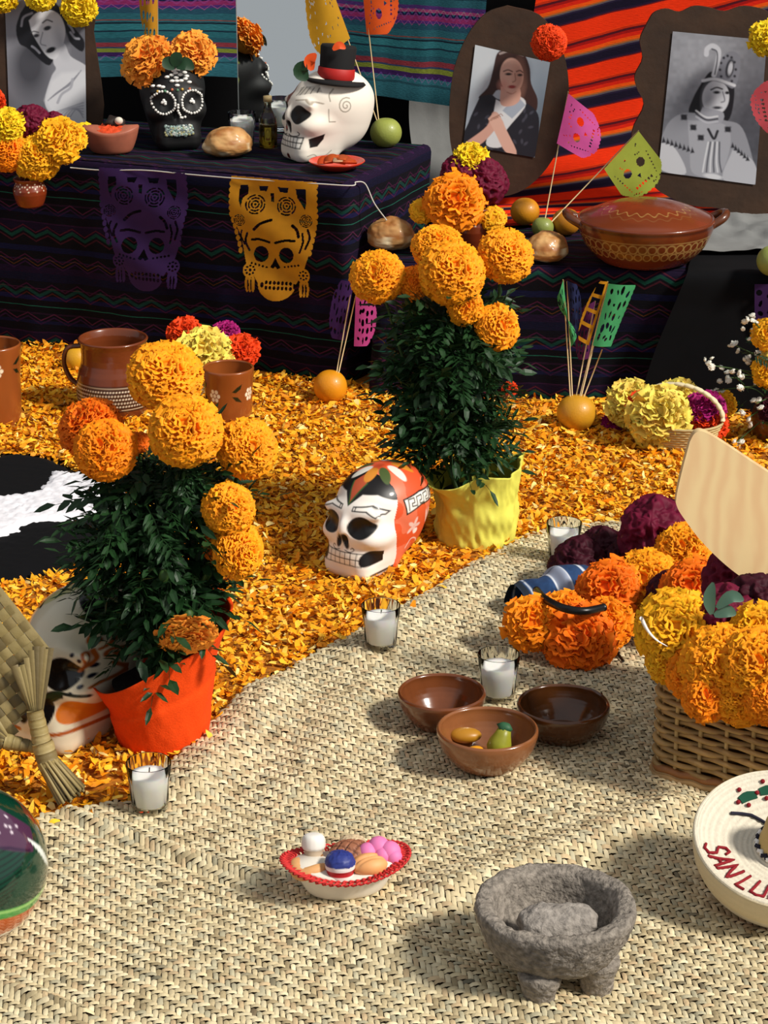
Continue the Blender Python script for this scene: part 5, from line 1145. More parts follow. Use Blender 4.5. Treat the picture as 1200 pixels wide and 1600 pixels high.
# bottle, dishes on the tall table
bp = G(419, 232, TL)+np.array([0, .012, 0]); bt = thing('liquor_bottle', 'small clear liquor bottle with a yellow label before the mirror', 'bottle', bp)
V, F = lathe(smoothp([(.0, 0), (.018, .0), (.0195, .004), (.0195, .058), (.017, .068), (.009, .082), (.0075, .096), (.0085, .1), (0, .1)], 40), 40); gbd = mk('glass_body', V, F, mat('bottle_glass', 'd9dcc0', .03, trans=1), bt)
V, F = lathe([(0, .0015), (.0175, .0015), (.0178, .05), (0, .05)], 32); mk('liquor', V, F, mat('amber_liquor', 'a8842a', .05, trans=.85), bt)
V, F = lathe([(0, .098), (.0092, .098), (.0092, .110), (0, .110)], 24); mk('cap', V, F, mat('cap_tan', 'b09a6a', .5), bt)
a = np.linspace(-1.9, -1.2, 24); zz = np.linspace(.016, .046, 20); A, Zz = np.meshgrid(a, zz, indexing='ij'); q = Paint(A.ravel(), Zz.ravel(), 'b5a02c'); q.soft = .004
q.ell(-1.55, .031, .30, .012, '5a4a12'); q.ell(-1.55, .031, .24, .009, 'c8b440')
for k in range(5): q.line([(-1.74+.085*k, .029), (-1.72+.085*k, .034)], .012, '5a3a10')
q.line([(-1.8, .021), (-1.3, .021)], .003, '6a1a10')
mk('label_print', np.stack([.0199*np.cos(A), .0199*np.sin(A), Zz], -1).reshape(-1, 3), gridF(24, 20), M_print, gbd, C=np.clip(q.c, 0, 1))
dp = G(172, 243, TL)+np.array([0, .03, 0]); dt = thing('clay_dish', 'boat-shaped terracotta dish of orange salad on the taller table', 'dish', dp)
def oval_dish(t, rx, ry, h, m, name='dish_body', wave=.0, th=.005):
    V, F = lathe(rim_prof([tuple(a) for a in smoothp([(.55, 0), (.72, .12*h), (.9, .6*h), (1.0, h)], 12)], .06*1.0), 80)
    V = V.copy(); r_ = np.hypot(V[:, 0], V[:, 1]); ca_ = V[:, 0]/(r_+1e-9); k = np.clip(V[:, 2]/h, 0, 1); V[:, 2] = np.minimum(V[:, 2], h*1.05); V[:, 2] *= 1+wave*ca_**2*k
    return mk(name, V*np.array([rx, ry, 1]), F, m, t)
oval_dish(dt, .060, .042, .045, mat('pale_terracotta', 'a8614a', .5, noise=.15), wave=.25)
V, F = ball((.052, .034, .012), 60, 24, (0, 0, .045)); V[:, 2] += .004*vn(V*220, 3)+.003*vn(V*400, 5); mk('salad', V, F, mat('orange_salad', 'd8481c', .6, noise=.3, nscale=160), dt)
V, F = ball((.022, .014, .014), 40, 20, (.008, .01, .062)); V += .004*np.stack([vn(V*90, s) for s in (1, 2, 3)], 1); gn = mk('garnish', V, F, mat('dark_garnish', '2a1d18', .6, noise=.6, nscale=60), dt)
V, F = ball((.009, .008, .008), 16, 10, (.018, -.002, .068)); mk('garnish_cream', V, F, mat('cream_garnish', 'd8d0c0', .6), gn)
pp_ = G(526, 268, TL)+np.array([0, .02, 0]); pl = thing('red_plate', 'small red plate of sliced fruit in front of the white skull', 'plate', pp_)
V, F = lathe(rim_prof([(.028, 0), (.034, .003), (.050, .012), (.058, .018)], .003), 64); mk('plate_body', V, F, mat('red_glaze', 'd2381e', .25, coat=.4), pl)
rs = np.random.default_rng(4)
for k in range(7):
    V, F = lathe([(0, 0), (.017, 0), (.0175, .003), (0, .004)], 20); V[:, 1] = np.abs(V[:, 1]); q = rot(V, R(rs.uniform(20, 60)), R(rs.uniform(-12, 12)), rs.uniform(-.4, .4))
    mk('fruit_slice', q+np.array([-.024+.008*k, -.004+.006*(k % 2), .012+.002*(k % 3)]), F, mat('slice', ('e8632a', 'f0c8a0', 'e06a30')[k % 3], .4), pl)

# ---------------------------------------------------------------- palm baskets of paper flowers
M_palm = vmat('palm_fibre', .7)
def palm_basket(label, p, r, h, hand, s=1.0, rz=0, tilt=0):
    t = thing('palm_basket', label, 'basket', p, rot=(tilt, 0, rz)); rr = np.random.default_rng(9)
    n = int(h/.0052)
    for k in range(n):
        z = .003+k*.0052; q = r*(.72+.28*(z/h)**.8); a = np.linspace(0, 2*np.pi, 60); w_ = .0014*np.sin(a*30*.5*2+(k % 2)*math.pi)
        V, F = tube(np.stack([(q+w_)*np.cos(a), (q+w_)*np.sin(a)*.86, np.full(60, z)], 1), .0030, 5, False); mk('weave_coil', V, F, M_palm, t, C=np.tile(hx('c9b27c')*(1+rr.normal(0, .08)), (len(V), 1)))
    V, F = lathe([(0, .001), (r*.72, .001)], 30); V[:, 1] *= .86; mk('basket_base', V, F, M_palm, t, C=np.tile(hx('a8925c'), (len(V), 1)))
    a = np.linspace(0, math.pi, 30)
    for s_ in (-1, 1):
        tw = .004*np.sin(np.arange(30)*1.5+s_*1.57); P = np.stack([r*1.0*np.cos(a), tw, h+hand*np.sin(a)], 1); V, F = tube(P, .0040, 6); mk('handle_strand', V, F, M_palm, t, C=np.tile(hx('dccda6'), (len(V), 1)))
    return t
kb = G(1064, 715)+np.array([0, .055, .004]); KY = kb[1]
palm_basket('small palm basket with a hoop handle, before the black cloth', kb, .086, .062, .060, rz=R(-25))
for px, py, r, key, lab, dy in [(1030, 650, .056, 'pale', 'large pale yellow paper flower in the palm basket', -.02), (985, 630, .046, 'pale', 'pale yellow paper flower behind the left of the palm basket', .09), (1103, 640, .034, 'magenta', 'magenta paper flower in the palm basket', .0), (1108, 662, .034, 'red', 'orange-red paper flower under the magenta one', -.01), (1002, 632, .026, 'red', 'orange-red paper flower peeking at the basket left', .0), (1060, 622, .036, 'pale', 'pale yellow paper flower behind the basket handle', .05), (1128, 632, .026, 'gold', 'yellow paper flower at the right end of the basket', .05)]:
    flower('paper_flower', D(px, py, KY+dy), r, 'paper', key, (-.1, -.75, .6), label=lab)
flower('paper_flower', G(960, 676)+np.array([0, .01, .016]), .024, 'paper', 'magenta', (0, -.5, .8), label='magenta paper flower lying on the petals left of the basket', sq=(1, 1, .7))
kb2 = G(325, 624)+np.array([0, .05, .0]); K2 = kb2[1]
palm_basket('palm basket of paper flowers behind the right clay mug', kb2, .080, .055, .068, rz=R(20))
for px, py, r, key, lab, dy in [(316, 556, .056, 'pale', 'large pale yellow paper flower behind the right clay mug', -.03), (290, 522, .034, 'red', 'orange-red paper flower at the left of the rear basket', .0), (378, 548, .034, 'red', 'orange-red paper flower at the right of the rear basket', .0), (353, 522, .026, 'magenta', 'magenta paper flower at the top of the rear basket', .03)]:
    flower('paper_flower', D(px, py, K2+dy), r, 'paper', key, (0, -.75, .6), label=lab)
flt = thing('flower_leaf', 'dark green leaf at the left of the rear basket', 'leaf', D(262, 540, K2)); leaf_blade('leaf_blade', [D(*p, K2-.02)-np.array(flt.location) for p in ((268, 545), (250, 540), (232, 548))], .010, M_dgreen, flt)
tp = G(795, 634)+np.array([0, .01, .002]); dots_pot('tiny_clay_pot', 'tiny clay pot with an orange flower behind the yellow-wrapped plant', tp, .013, .030); flower('paper_flower', D(797, 608, tp[1]), .015, 'paper', 'red', (0, -.6, .8), label='orange-red flower in the tiny clay pot')

# ---------------------------------------------------------------- bouquet with white filler flowers at the right edge
bq = G(1215, 700)+np.array([0, .03, 0]); BQ = bq[1]; bt_ = thing('flower_bouquet', 'loose bouquet of white filler flowers and leaves at the right edge', 'bouquet', bq); rb = np.random.default_rng(12)
V, F = lathe([(0, 0), (.04, 0), (.05, .05), (.045, .07), (.04, .07), (0, .01)], 24); mk('vase', V, F, M_hand, bt_)
sprays = [(1108, 570), (1118, 610), (1150, 540), (1155, 585), (1160, 605), (1170, 560), (1176, 500), (1186, 502), (1182, 630), (1165, 655), (1152, 690), (1190, 675), (1140, 590), (1195, 600), (1172, 520), (1198, 690), (1185, 680), (1135, 575), (1192, 545), (1180, 585)]
M_wfl = mat('white_filler', 'eae8dc', .7); _v, _f, _c = pom(5, n=18, w=.6, ruf=.1, cosmin=-.2, flat=.7, inner=.2, shag=.08, fl=.4); BLOS = mesh_data('blossom', _v, _f, M_wfl)
for k, (px, py) in enumerate(sprays):
    e = D(px, py, BQ+rb.uniform(-.05, .04))-bq; P = smoothp([np.array([0, 0, .06]), e*.55+np.array([.02, 0, .05]), e], 14); V, F = tube(P, .0012, 5); mk('stem', V, F, M_stem, bt_)
    for j in range(rb.integers(2, 6)): inst('white_blossom', BLOS, bt_, e+rb.normal(0, .007, 3), (rb.uniform(.3, 1.6), 0, rb.uniform(0, 6)), (rb.uniform(.004, .0068),)*3)
for k in range(22):
    px, py = rb.uniform(1165, 1220), rb.uniform(530, 705); inst('leaf', LEAF[k % 4], bt_, D(px, py, BQ+rb.uniform(-.04, .04))-bq, (rb.normal(0, .5), rb.normal(0, .5), rb.uniform(0, 6.28)), rb.uniform(.03, .05))
for px, py, r, key, lab in [(1198, 522, .028, 'gold', 'yellow flower high in the bouquet at the right edge'), (1200, 580, .030, 'gold', 'golden flower in the middle of the right-edge bouquet'), (1186, 708, .026, 'gold', 'golden flower low in the right-edge bouquet'), (1210, 555, .022, 'pale', 'pale flower in the right-edge bouquet'), (1205, 640, .025, 'maroon', 'maroon flower in the right-edge bouquet')]:
    flower('cut_flower', D(px, py, BQ-.03), r, 'carnation', key, (-.3, -.8, .4), label=lab)

# ---------------------------------------------------------------- wicker basket with marigolds
wc = GM(1020, 1206); wz = .016
wb = thing('wicker_basket', 'rectangular wicker basket heaped with marigolds at the right', 'basket', (wc[0], wc[1], wz)); M_wick2 = vmat('willow', .55, coat=.1, noise=.2, nscale=60)
f1_ = np.array([.86, -.51]); f2_ = np.array([.51, .86]); Lw, Dw, Hw = .46, .30, .150
cor = [f2_*Dw, np.zeros(2), f1_*Lw, f1_*Lw+f2_*Dw]
def rrect(ins, n):
    cs = []; 
    for i in range(4):
        a, b_, c = cor[i-1], cor[i], cor[(i+1) % 4]; d1, d2 = (a-b_)/np.linalg.norm(a-b_), (c-b_)/np.linalg.norm(c-b_); r = .022
        for k in np.linspace(0, 1, 6): cs.append((1-k)**2*(b_+d1*r)+2*k*(1-k)*b_+k*k*(b_+d2*r))
    cs = np.array(cs+[cs[0]]); s = np.concatenate([[0], np.cumsum(np.linalg.norm(np.diff(cs, axis=0), axis=1))]); S = np.linspace(0, s[-1], n)
    P = np.stack([np.interp(S, s, cs[:, 0]), np.interp(S, s, cs[:, 1])], 1); T = np.gradient(P, axis=0); T /= np.linalg.norm(T, axis=1)[:, None]; return P, np.stack([T[:, 1], -T[:, 0]], 1), S
P, N, S = rrect(0, 620); rw = np.random.default_rng(5); STK = .035; nst = int(S[-1]/STK/2)*2; STK = S[-1]/nst
nrow = 16
for k in range(nrow):
    z = .014+k*(Hw-.014)/nrow; ph = (k % 2)*math.pi; off = .0045*np.sin(S/STK*math.pi+ph); zz = z+.0022*np.sin(S/STK*math.pi*1.0+ph+.8)+.001*n2(S*30, S*0+k, 3)
    V, F = tube(np.concatenate([P+N*off[:, None], zz[:, None]], 1), .0042*(1+.12*rw.normal()), 6, False, flat=None); c = hx('b08d58')*(1+rw.normal(0, .1)); C = np.tile(c, (len(V), 1))*(1+.18*np.repeat(n2(S*40, S*0+k*3.3, 8), 6))[:, None]
    mk('willow_weaver', V, F, M_wick2, wb, C=np.clip(C, 0, 1))
for k in range(nst):
    i = int((k+.5)*STK/S[-1]*619); p = P[i]; V, F = tube([(p[0], p[1], .004), (p[0]+N[i][0]*.001, p[1]+N[i][1]*.001, Hw*.5), (p[0], p[1], Hw+.004)], .0030, 6); mk('willow_stake', V, F, M_wick2, wb, C=np.tile(hx('c4a56c')*(1+rw.normal(0, .08)), (len(V), 1)))
for z, r, sh, col in ((.010, .0058, .002, 'a06a3c'), (.003, .0042, .004, 'b29260'), (.0015, .004, .008, 'a88656')):
    V, F = tube(np.concatenate([P+N*sh, (z+.0012*np.sin(S/STK*2*math.pi))[:, None]], 1), r, 7, False); mk('base_braid', V, F, M_wick2, wb, C=np.tile(hx(col), (len(V), 1)))
for tw in (0, math.pi):
    V, F = tube(np.concatenate([P+N*(.004*np.cos(S*160+tw))[:, None], (Hw+.004*np.sin(S*160+tw))[:, None]], 1), .005, 6, False); mk('rim_braid', V, F, M_wick2, wb, C=np.tile(hx('b8965c'), (len(V), 1)))
V, F = np.array([(*c, .004) for c in cor]), [(0, 1, 2, 3)]; mk('basket_base', V, F, M_wick2, wb, C=np.tile(hx('6a4c28'), (4, 1)))
V = np.array([(*(np.mean(cor, 0)+(c-np.mean(cor, 0))*.93), Hw*.72) for c in cor]); mk('liner', V, F, mat('dark_liner', '2a1c10', .9), wb)
WY = wc[1]
for px, py, r, key, lab, dy in [(1058, 985, .054, 'gold', 'largest marigold at the left corner of the wicker basket', .02), (1128, 1042, .052, 'amber', 'marigold at the centre of the basket front', -.06), (1188, 1040, .050, 'amber', 'marigold at the right picture edge on the basket', -.09), (1084, 1052, .036, 'orange', 'marigold tucked between the two big ones on the basket', -.035), (1104, 1088, .030, 'orange', 'low marigold hanging at the tip over the basket weave', -.09), (1158, 1090, .036, 'amber', 'marigold hanging low right over the basket weave', -.095),
        (1045, 1035, .028, 'gold', 'small marigold on the basket left rim', -.01), (1205, 1090, .036, 'orange', 'low marigold at the right edge over the basket weave', -.12), (1185, 985, .034, 'gold', 'golden marigold below the crimson velvet flowers', -.03), (1030, 985, .030, 'gold', 'shaggy marigold at the far left of the basket', .03)]:
    flower('marigold', D(px, py, WY+dy), r, 'marigold' if r > .034 else 'carnation', key, (-.15, -.75, .55), label=lab)
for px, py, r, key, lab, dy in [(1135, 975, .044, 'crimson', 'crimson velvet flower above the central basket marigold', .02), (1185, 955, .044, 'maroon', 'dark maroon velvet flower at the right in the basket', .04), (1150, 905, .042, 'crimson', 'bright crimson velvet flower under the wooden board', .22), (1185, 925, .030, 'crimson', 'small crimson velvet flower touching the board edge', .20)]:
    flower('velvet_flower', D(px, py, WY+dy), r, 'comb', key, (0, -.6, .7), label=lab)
for a_, b_, key, kd in [(.22, .05, 'amber', 'marigold'), (.32, .05, 'orange', 'marigold'), (.42, .06, 'gold', 'marigold'), (.25, .15, 'amber', 'marigold'), (.36, .15, 'amber', 'marigold'), (.42, .24, 'orange', 'marigold'), (.31, .24, 'gold', 'marigold'), (.17, .15, 'orange', 'marigold')]:
    p = f1_*a_+f2_*b_; flower('marigold', np.array([wc[0]+p[0], wc[1]+p[1], wz+Hw+.004]), .050, kd, key, (0, -.2, 1), label='marigold filling the hidden right end of the wicker basket', group='marigolds in the right end of the wicker basket')
ls_ = thing('flower_leaf', 'grey-green leaf pair among the crimson flowers in the basket', 'leaf', D(1118, 950, WY+.01)); M_gg = mat('grey_green_leaf', '4a6a58', .35)
for pts in ([(1112, 960), (1108, 935), (1114, 910)], [(1120, 950), (1142, 932), (1162, 938)], [(1116, 962), (1135, 955), (1150, 960)]): leaf_blade('leaf_blade', [D(*p, WY-.03)-np.array(ls_.location) for p in pts], .008, M_gg, ls_)
# loose bunch left of the basket
for px, py, r, kd, key, lab, Y in [(1010, 912, .052, 'marigold', 'amber', 'marigold in the middle of the bunch left of the board', 3.16), (1070, 862, .046, 'marigold', 'amber', 'marigold partly under the wooden board', 3.20), (950, 922, .046, 'carnation', 'deep', 'deep orange marigold above the black hoop', 3.12), (1022, 832, .050, 'comb', 'crimson', 'tall crimson velvet flower left of the wooden board', 3.26), (1052, 818, .034, 'comb', 'maroon', 'dark maroon flower tucked behind the board corner', 3.30), (905, 890, .044, 'comb', 'maroon', 'dark maroon flower lying beside the plaid cloth', 3.28), (940, 868, .040, 'comb', 'maroon', 'dark maroon flower behind the deep orange marigold', 3.34), (975, 880, .030, 'comb', 'maroon', 'small maroon flower between the marigolds', 3.28), (1080, 920, .044, 'carnation', 'deep', 'shaded marigold behind the basket leaves', 3.06), (1048, 935, .036, 'comb', 'maroon', 'dark maroon flower under the middle marigold', 3.10)]:
    c = D(px, py, Y); flower('cut_flower', c, r, kd, key, (-.2, -.7, .6), label=lab)
# wooden board
wd = thing('wooden_board', 'pale plywood board with rounded corners leaning at the right', 'board', PL(1330, 1035, 2.72, 0, .22))
bpx = [(1078, 690), (1086, 677), (1100, 675), (1130, 692), (1200, 738), (1300, 800), (1420, 880), (1420, 1060), (1300, 1005), (1200, 931), (1140, 888), (1098, 848), (1070, 812), (1058, 792), (1057, 776), (1066, 735)]
M_ply = mat('plywood', 'e3c48e', .5, noise=.16, nscale=9, bump=.08, bscale=30); nt = M_ply.node_tree
wv = nt.nodes.new('ShaderNodeTexWave'); wv.inputs['Scale'].default_value = 6; wv.inputs['Distortion'].default_value = 9; wv.inputs['Detail'].default_value = 3; wv.inputs['Detail Scale'].default_value = 1.2
tcn = nt.nodes.new('ShaderNodeTexCoord'); mpn = nt.nodes.new('ShaderNodeMapping'); mpn.inputs['Scale'].default_value = (2.2, 1, .8); nt.links.new(tcn.outputs['Object'], mpn.inputs[0]); nt.links.new(mpn.outputs[0], wv.inputs[0])
mxn = nt.nodes.new('ShaderNodeMix'); mxn.data_type = 'RGBA'; mxn.inputs[6].default_value = (*hx('e6c994'), 1); mxn.inputs[7].default_value = (*hx('dfba88'), 1); nt.links.new(wv.outputs[0], mxn.inputs[0]); nt.links.new(mxn.outputs[2], nt.nodes['Principled BSDF'].inputs['Base Color'])
board(wd, bpx, 2.72, 0, .22, .014, M_ply, 80, 'board_panel')
# plaid cloth, black hoop, flower wreath
A_, B_ = GM(812, 968), GM(975, 940); ax = (B_-A_); Ln = np.linalg.norm(ax); ax /= Ln; sd = np.array([-ax[1], ax[0], 0]); nu, nv = 70, 60
u, v = np.meshgrid(np.linspace(-.02, 1.0, nu), np.linspace(0, 1, nv), indexing='ij'); th = math.pi*(v*1.0); rad = .045*(1+.12*n2(u*5, v*3, 4)+.08*n2(u*14, v*6, 6))*(.85+.3*np.sin(np.clip(u, 0, 1)*math.pi))
Pp = u[..., None]*Ln*ax+np.cos(th)[..., None]*sd*-rad[..., None]*1.15+np.sin(th)[..., None]*np.array([0, 0, 1])*rad[..., None]*1.2+np.array([0, .02, .0])
q = Paint(u.ravel()*Ln, v.ravel()*.13, '1d3c66'); q.soft = .0015; q.c *= (1+.25*n2(u.ravel()*60, v.ravel()*40, 3))[:, None]
for x0, wd_, c in ((.012, .003, 'c8d0dc'), (.060, .018, '8e97ac'), (.050, .0025, 'e2e6ec'), (.070, .0025, 'e2e6ec'), (.104, .004, 'd8dee8'), (.002, .012, '14202c')): q.line([(x0, -1), (x0, 1)], wd_, c)
for y0 in (.03, .075, .11): q.line([(-1, y0), (1, y0)], .004, '16263c', op=.7)
o = mk('plaid_cloth', Pp.reshape(-1, 3), gridF(nu, nv), vmat('plaid_cotton', .9), C=np.clip(q.c, 0, 1)); o.location = A_; tag(o, 'folded blue plaid cloth with white stripes behind the flower wreath', 'cloth')
hy = GM(905, 1005); M_blk = mat('black_plastic', '0a0a0b', .35)
hb = thing('black_hoop', 'shiny black headband hoop lying on the orange flowers', 'headband', hy)
V, F = tube(smoothp([G(838, 922, .085)-hy, G(852, 936, .10)-hy, G(880, 950, .105)-hy, G(912, 955, .105)-hy, G(944, 949, .10)-hy], 30), .0060, 10); mk('hoop_band', V, F, M_blk, hb)
V, F = tube(smoothp([GM(812, 980)-hy+[0, 0, .010], GM(838, 1006)-hy+[0, 0, .010], GM(880, 1016)-hy+[0, 0, .010], GM(940, 1006)-hy+[0, 0, .010], GM(974, 1036)-hy+[0, 0, .003]], 30), np.linspace(.009, .002, 30), 8); mk('hoop_base', V, F, M_blk, hb)
for px, py, r, key, lab, dy in [(832, 974, .037, 'orange', 'orange flower at the left end of the wreath', .04), (905, 998, .048, 'deep', 'largest orange flower at the front of the wreath', .0), (946, 975, .036, 'orange', 'orange flower at the right end of the wreath', .02), (880, 958, .030, 'orange', 'small orange flower under the hoop', .05)]:
    flower('wreath_flower', G(px, py, .050+dy*.4), r, 'paper', key, (-.1, -.75, .5), label=lab, sq=(1.05, 1.05, .9))
wr = D(1003, 968, WY+.02); P_ = smoothp([D(*p, WY-.03)-wr for p in ((1002, 966), (1012, 985), (1026, 1000), (1043, 1010))], 14); V, F = tube(P_, np.array([.006, .0062, .006, .0056, .005, .0046, .0042, .0036, .003, .0026, .002, .0016, .0012, .0006]), 8, flat=.4)
o = mk('white_feather', V, F, mat('white_feather', 'efe9e4', .5)); o.location = wr; tag(o, 'curved white quill sticking out at the left of the basket flowers', 'feather')

# ---------------------------------------------------------------- sombrero
sm = G(1229, 1308, .108)
so = thing('straw_sombrero', 'small white straw sombrero with red stitched lettering at the right edge', 'hat', sm, rot=(R(19), 0, 0), scale=1.1)
prof = smoothp([(.040, -.060), (.060, -.062), (.080, -.055), (.094, -.032), (.0985, -.006), (.0975, .0), (.093, -.001), (.080, -.007), (.060, -.013), (.042, -.017), (.031, -.015), (.026, .002), (.023, .022), (.014, .036), (.0, .040)], 120)
V, F = lathe(prof, 300); rr = np.hypot(V[:, 0], V[:, 1]); t_ = np.tile(np.arange(120), 300); V[:, 2] += .0006*np.sin(t_*1.9); ang = np.arctan2(V[:, 1], V[:, 0])
q = Paint(ang, rr, 'd6ccb8'); q.c *= (1+.09*np.sin(t_*1.9)+.10*n2(ang*30, rr*500, 4))[:, None]; q.soft = .002; up = (t_ > 45)*1.0
q.m = (t_ > 60)*1.0; q.ap(np.where(rr < .030, -1, 1.), 'c0a468'); q.m = (t_ < 25)*1.0; q.ap(np.abs(rr-.076)-.004, 'c85a38'); q.m = ((t_ >= 24) & (t_ < 42))*1.0; q.ap(np.full(len(rr), -1.), 'd8c7a2', op=.8)
mk('hat_body', V, F, vmat('sombrero_straw', .75, bump=.3, bscale=300), so, C=np.clip(q.c, 0, 1))
prU = prof[44:]; prU = prU[np.argsort(prU[:, 0])]
def brim(a, r, lift=.0015): return np.array([r*math.cos(a), r*math.sin(a), np.interp(r, prU[:, 0], prU[:, 1])+lift])
GL = {'S': [[(.95, .8), (.6, 1), (.1, .9), (.1, .6), (.8, .45), (.9, .12), (.5, 0), (.0, .12)]], 'A': [[(0, 0), (.5, 1), (1, 0)], [(.2, .4), (.8, .4)]], 'N': [[(0, 0), (0, 1), (1, 0), (1, 1)]], 'L': [[(0, 1), (0, 0), (.8, 0)]], 'U': [[(0, 1), (0, .1), (.5, 0), (1, .1), (1, 1)]], 'I': [[(.3, 0), (.3, 1)]]}
M_red = mat('red_yarn', '860f1c', .9); M_navy = mat('dark_yarn', '1c1a2c', .9); M_wy = mat('white_yarn', 'e8e6e4', .9)
adv = R(184)
for ch, wd_ in (('S', 1), ('A', 1), ('N', 1), (' ', .5), ('L', .9), ('U', 1), ('I', .6), ('S', 1)):
    aw = R(12)*wd_
    if ch != ' ':
        b = MB()
        for st in GL[ch]:
            pts = np.concatenate([np.linspace(st[i], st[i+1], 6)[:-1] for i in range(len(st)-1)]+[[st[-1]]]); V, F = tube([brim(adv+x*aw*.80, .089-y*.028, .0012) for x, y in pts], .0017, 6); b.add(V, F)
        b.obj('stitched_letter', M_red, so)
    adv += aw
for k in range(26):
    a = k*2*math.pi/26; P_ = [brim(a+d_, .0300+.0010*math.sin(d_*30), .003) for d_ in np.linspace(0, .27, 6)]; V, F = tube(P_, .0022, 6); mk('cord_twist', V, F, M_navy if k % 2 else M_wy, so)
V, F = tube([brim(R(a_), r_, .002) for a_, r_ in ((141, .068), (133, .060), (125, .053), (119, .044), (114, .036))], .0018, 6); mk('chin_cord', V, F, M_navy, so)
for a0, r0 in ((R(116), .074), (R(96), .076)):
    b = MB()
    for k in range(9): V, F = tube([brim(a0+.14*math.cos(t), r0-.005+.0012*k*(1-.3*abs(math.cos(t))), .0015) for t in np.linspace(0, math.pi, 8)], .0009, 5); b.add(V, F)
    el = b.obj('embroidered_leaf', mat('green_yarn', '0f4a34', .9), so)
    for da, dr in ((.19, -.002), (.07, -.010), (.06, .009)): V, F = ball(.0026, 12, 8, brim(a0+da, r0+dr, .002)); mk('embroidered_berry', V, F, M_red, el)

# ---------------------------------------------------------------- painted vase at lower left
vc = G(-55, 1358, .100); vz = float(matz(vc[0], vc[1])); va = thing('painted_vase', 'round glossy vase painted green, purple and orange at the left edge', 'vase', (vc[0], vc[1], vz))
Rv = .0945; th = np.linspace(.18, math.pi-.42, 110); pr = [(0, .004), (.036, .0)]+[(Rv*math.sin(t), .088-Rv*.98*math.cos(math.pi-t)*-1*-1) for t in th[::-1]]
pr = [(0, .0), (.040, .0)]+[(Rv*math.sin(t), .088+Rv*.98*math.cos(t)) for t in th[::-1]]+[(.022, .19), (.026, .20)]
def vase_paint(A, Z, T, Rr):
    h = (Z-.088)/Rv; q = Paint(A, h, '0b3828'); q.soft = .02; q.m = (A > -2)*1.0
    for k in range(14): q.curve([(-.9+.05*k, -.30+.07*k), (.0+.05*k, -.25+.075*k), (.7+.05*k, -.05+.06*k)], .016, '08160f')
    q.c *= (1+.12*n2(A*6, h*6, 3))[:, None]
    q.ell(.12, .05, .24, .50, '5aa24c', rot=.25); q.ell(.10, .05, .10, .40, '8ac87a', rot=.25)
    q.poly([(-1, .62), (.4, .70), (1.25, .34), (1.5, .55), (1, 1.2), (-1, 1.2)], '4c2a44')
    for k in range(26): r = np.random.default_rng(k+3); q.ell(r.uniform(-.2, 1.3), r.uniform(.58, .95), .022, .016, 'd8c8d4')
    q.line([(1.2, .38), (.9, .52), (.3, .68)], .03, '2a1030')
    for k in range(7): q.line([(1.28+.03*k, .48-.06*k), (1.45+.03*k, .30-.06*k)], .03, 'e6ece6')
    w_ = .05*np.sin(A*3.2+1); q.ap(np.abs(h+.24-w_)-.075, '3f9440'); q.ap(np.abs(h+.20-w_)-.02, '8ec46a')
    q.ap(h+.30-w_, 'c0561c'); q.ap(np.abs(h+.62)-.03, 'f0ece4'); q.ap(h+.65, '8a4424'); return np.clip(q.c, 0, 1)
pot('vase_body', pr, vmat('lacquered_paint', .12, coat=1.0), va, 240, paint=vase_paint, dn=2)

# ---------------------------------------------------------------- woven palm fan ornament at left
M_pf = vmat('dry_palm', .6, bump=.2, bscale=120); PFC = [hx(c) for c in ('857449', '928152', '74643f', '9c8a5c', '665838')]; rp = np.random.default_rng(8)
OY0 = 2.60; ob = G(112, 1258); ot = thing('palm_ornament', 'woven dry-palm fan with bound broom ends at the left edge', 'ornament', (ob[0], ob[1], .0)); oo = np.array([ob[0], ob[1], 0])
def op(px, py, dY=0.0): return PL(px, py, OY0+dY, 0, .22)-oo
# woven panel: plain weave of flat strips
ea, eb = np.array([.62, .78]), np.array([-.80, .60]); SW = 17.0; o0 = np.array([2.0, 985.0])
def in_panel(x, y): return (y > 925+(x)*1.12) & (y < 1175-1.5*x) & (x < 72) & (x > -90)
for fam in (0, 1):
    d, e = (ea, eb) if fam == 0 else (eb, ea)
    for k in range(-8, 14):
        run = []; 
        for s in np.arange(-14, 15, .25):
            p = o0+e*k*SW+d*s*SW
            if in_panel(*p): run.append((p, s))
        if len(run) < 4: continue
        prs = np.array([r[0] for r in run]); hh = np.array([.0016*math.cos(math.pi*(r[1]+k+fam)) for r in run]); L_ = [op(*(p-e*SW*.46), -h) for p, h in zip(prs, hh)]; M_ = [op(*p, -h-.001) for p, h in zip(prs, hh)]; R_ = [op(*(p+e*SW*.46), -h) for p, h in zip(prs, hh)]
        V = np.stack([L_, M_, R_], 1).reshape(-1, 3); mk('palm_strip', V, gridF(len(prs), 3), M_pf, ot, C=np.tile(PFC[rp.integers(5)], (len(V), 1)))
def ribbon(name, a, b, wa, wb_, dY, bow=.004, n=12, col=None):
    a, b = np.array(a, float), np.array(b, float); d = (b-a)/np.linalg.norm(b-a); e = np.array([-d[1], d[0]]); V = []
    for t in np.linspace(0, 1, n):
        p = a+(b-a)*t; w_ = wa+(wb_-wa)*t; f = -bow*math.sin(t*math.pi)
        V += [op(*(p-e*w_), dY+f), op(*p, dY+f-.0035), op(*(p+e*w_), dY+f)]
    return mk(name, V, gridF(n, 3), M_pf, ot, C=np.tile(PFC[rp.integers(5)] if col is None else col, (len(V), 1)))
neck = (56, 1112)
for k in range(9): t = k/8; ribbon('pleated_palm', (22+56*t, 1040-36*t+8*math.sin(k)), (neck[0]-8+16*t, neck[1]+4*t), 6.5, 3.0, -.012-.004*math.sin(t*math.pi))
for k in range(6): t = k/5; ribbon('pleated_palm', (-12+8*t, 1120+44*t), (12, 1152+8*t), 7, 3.0, -.008)
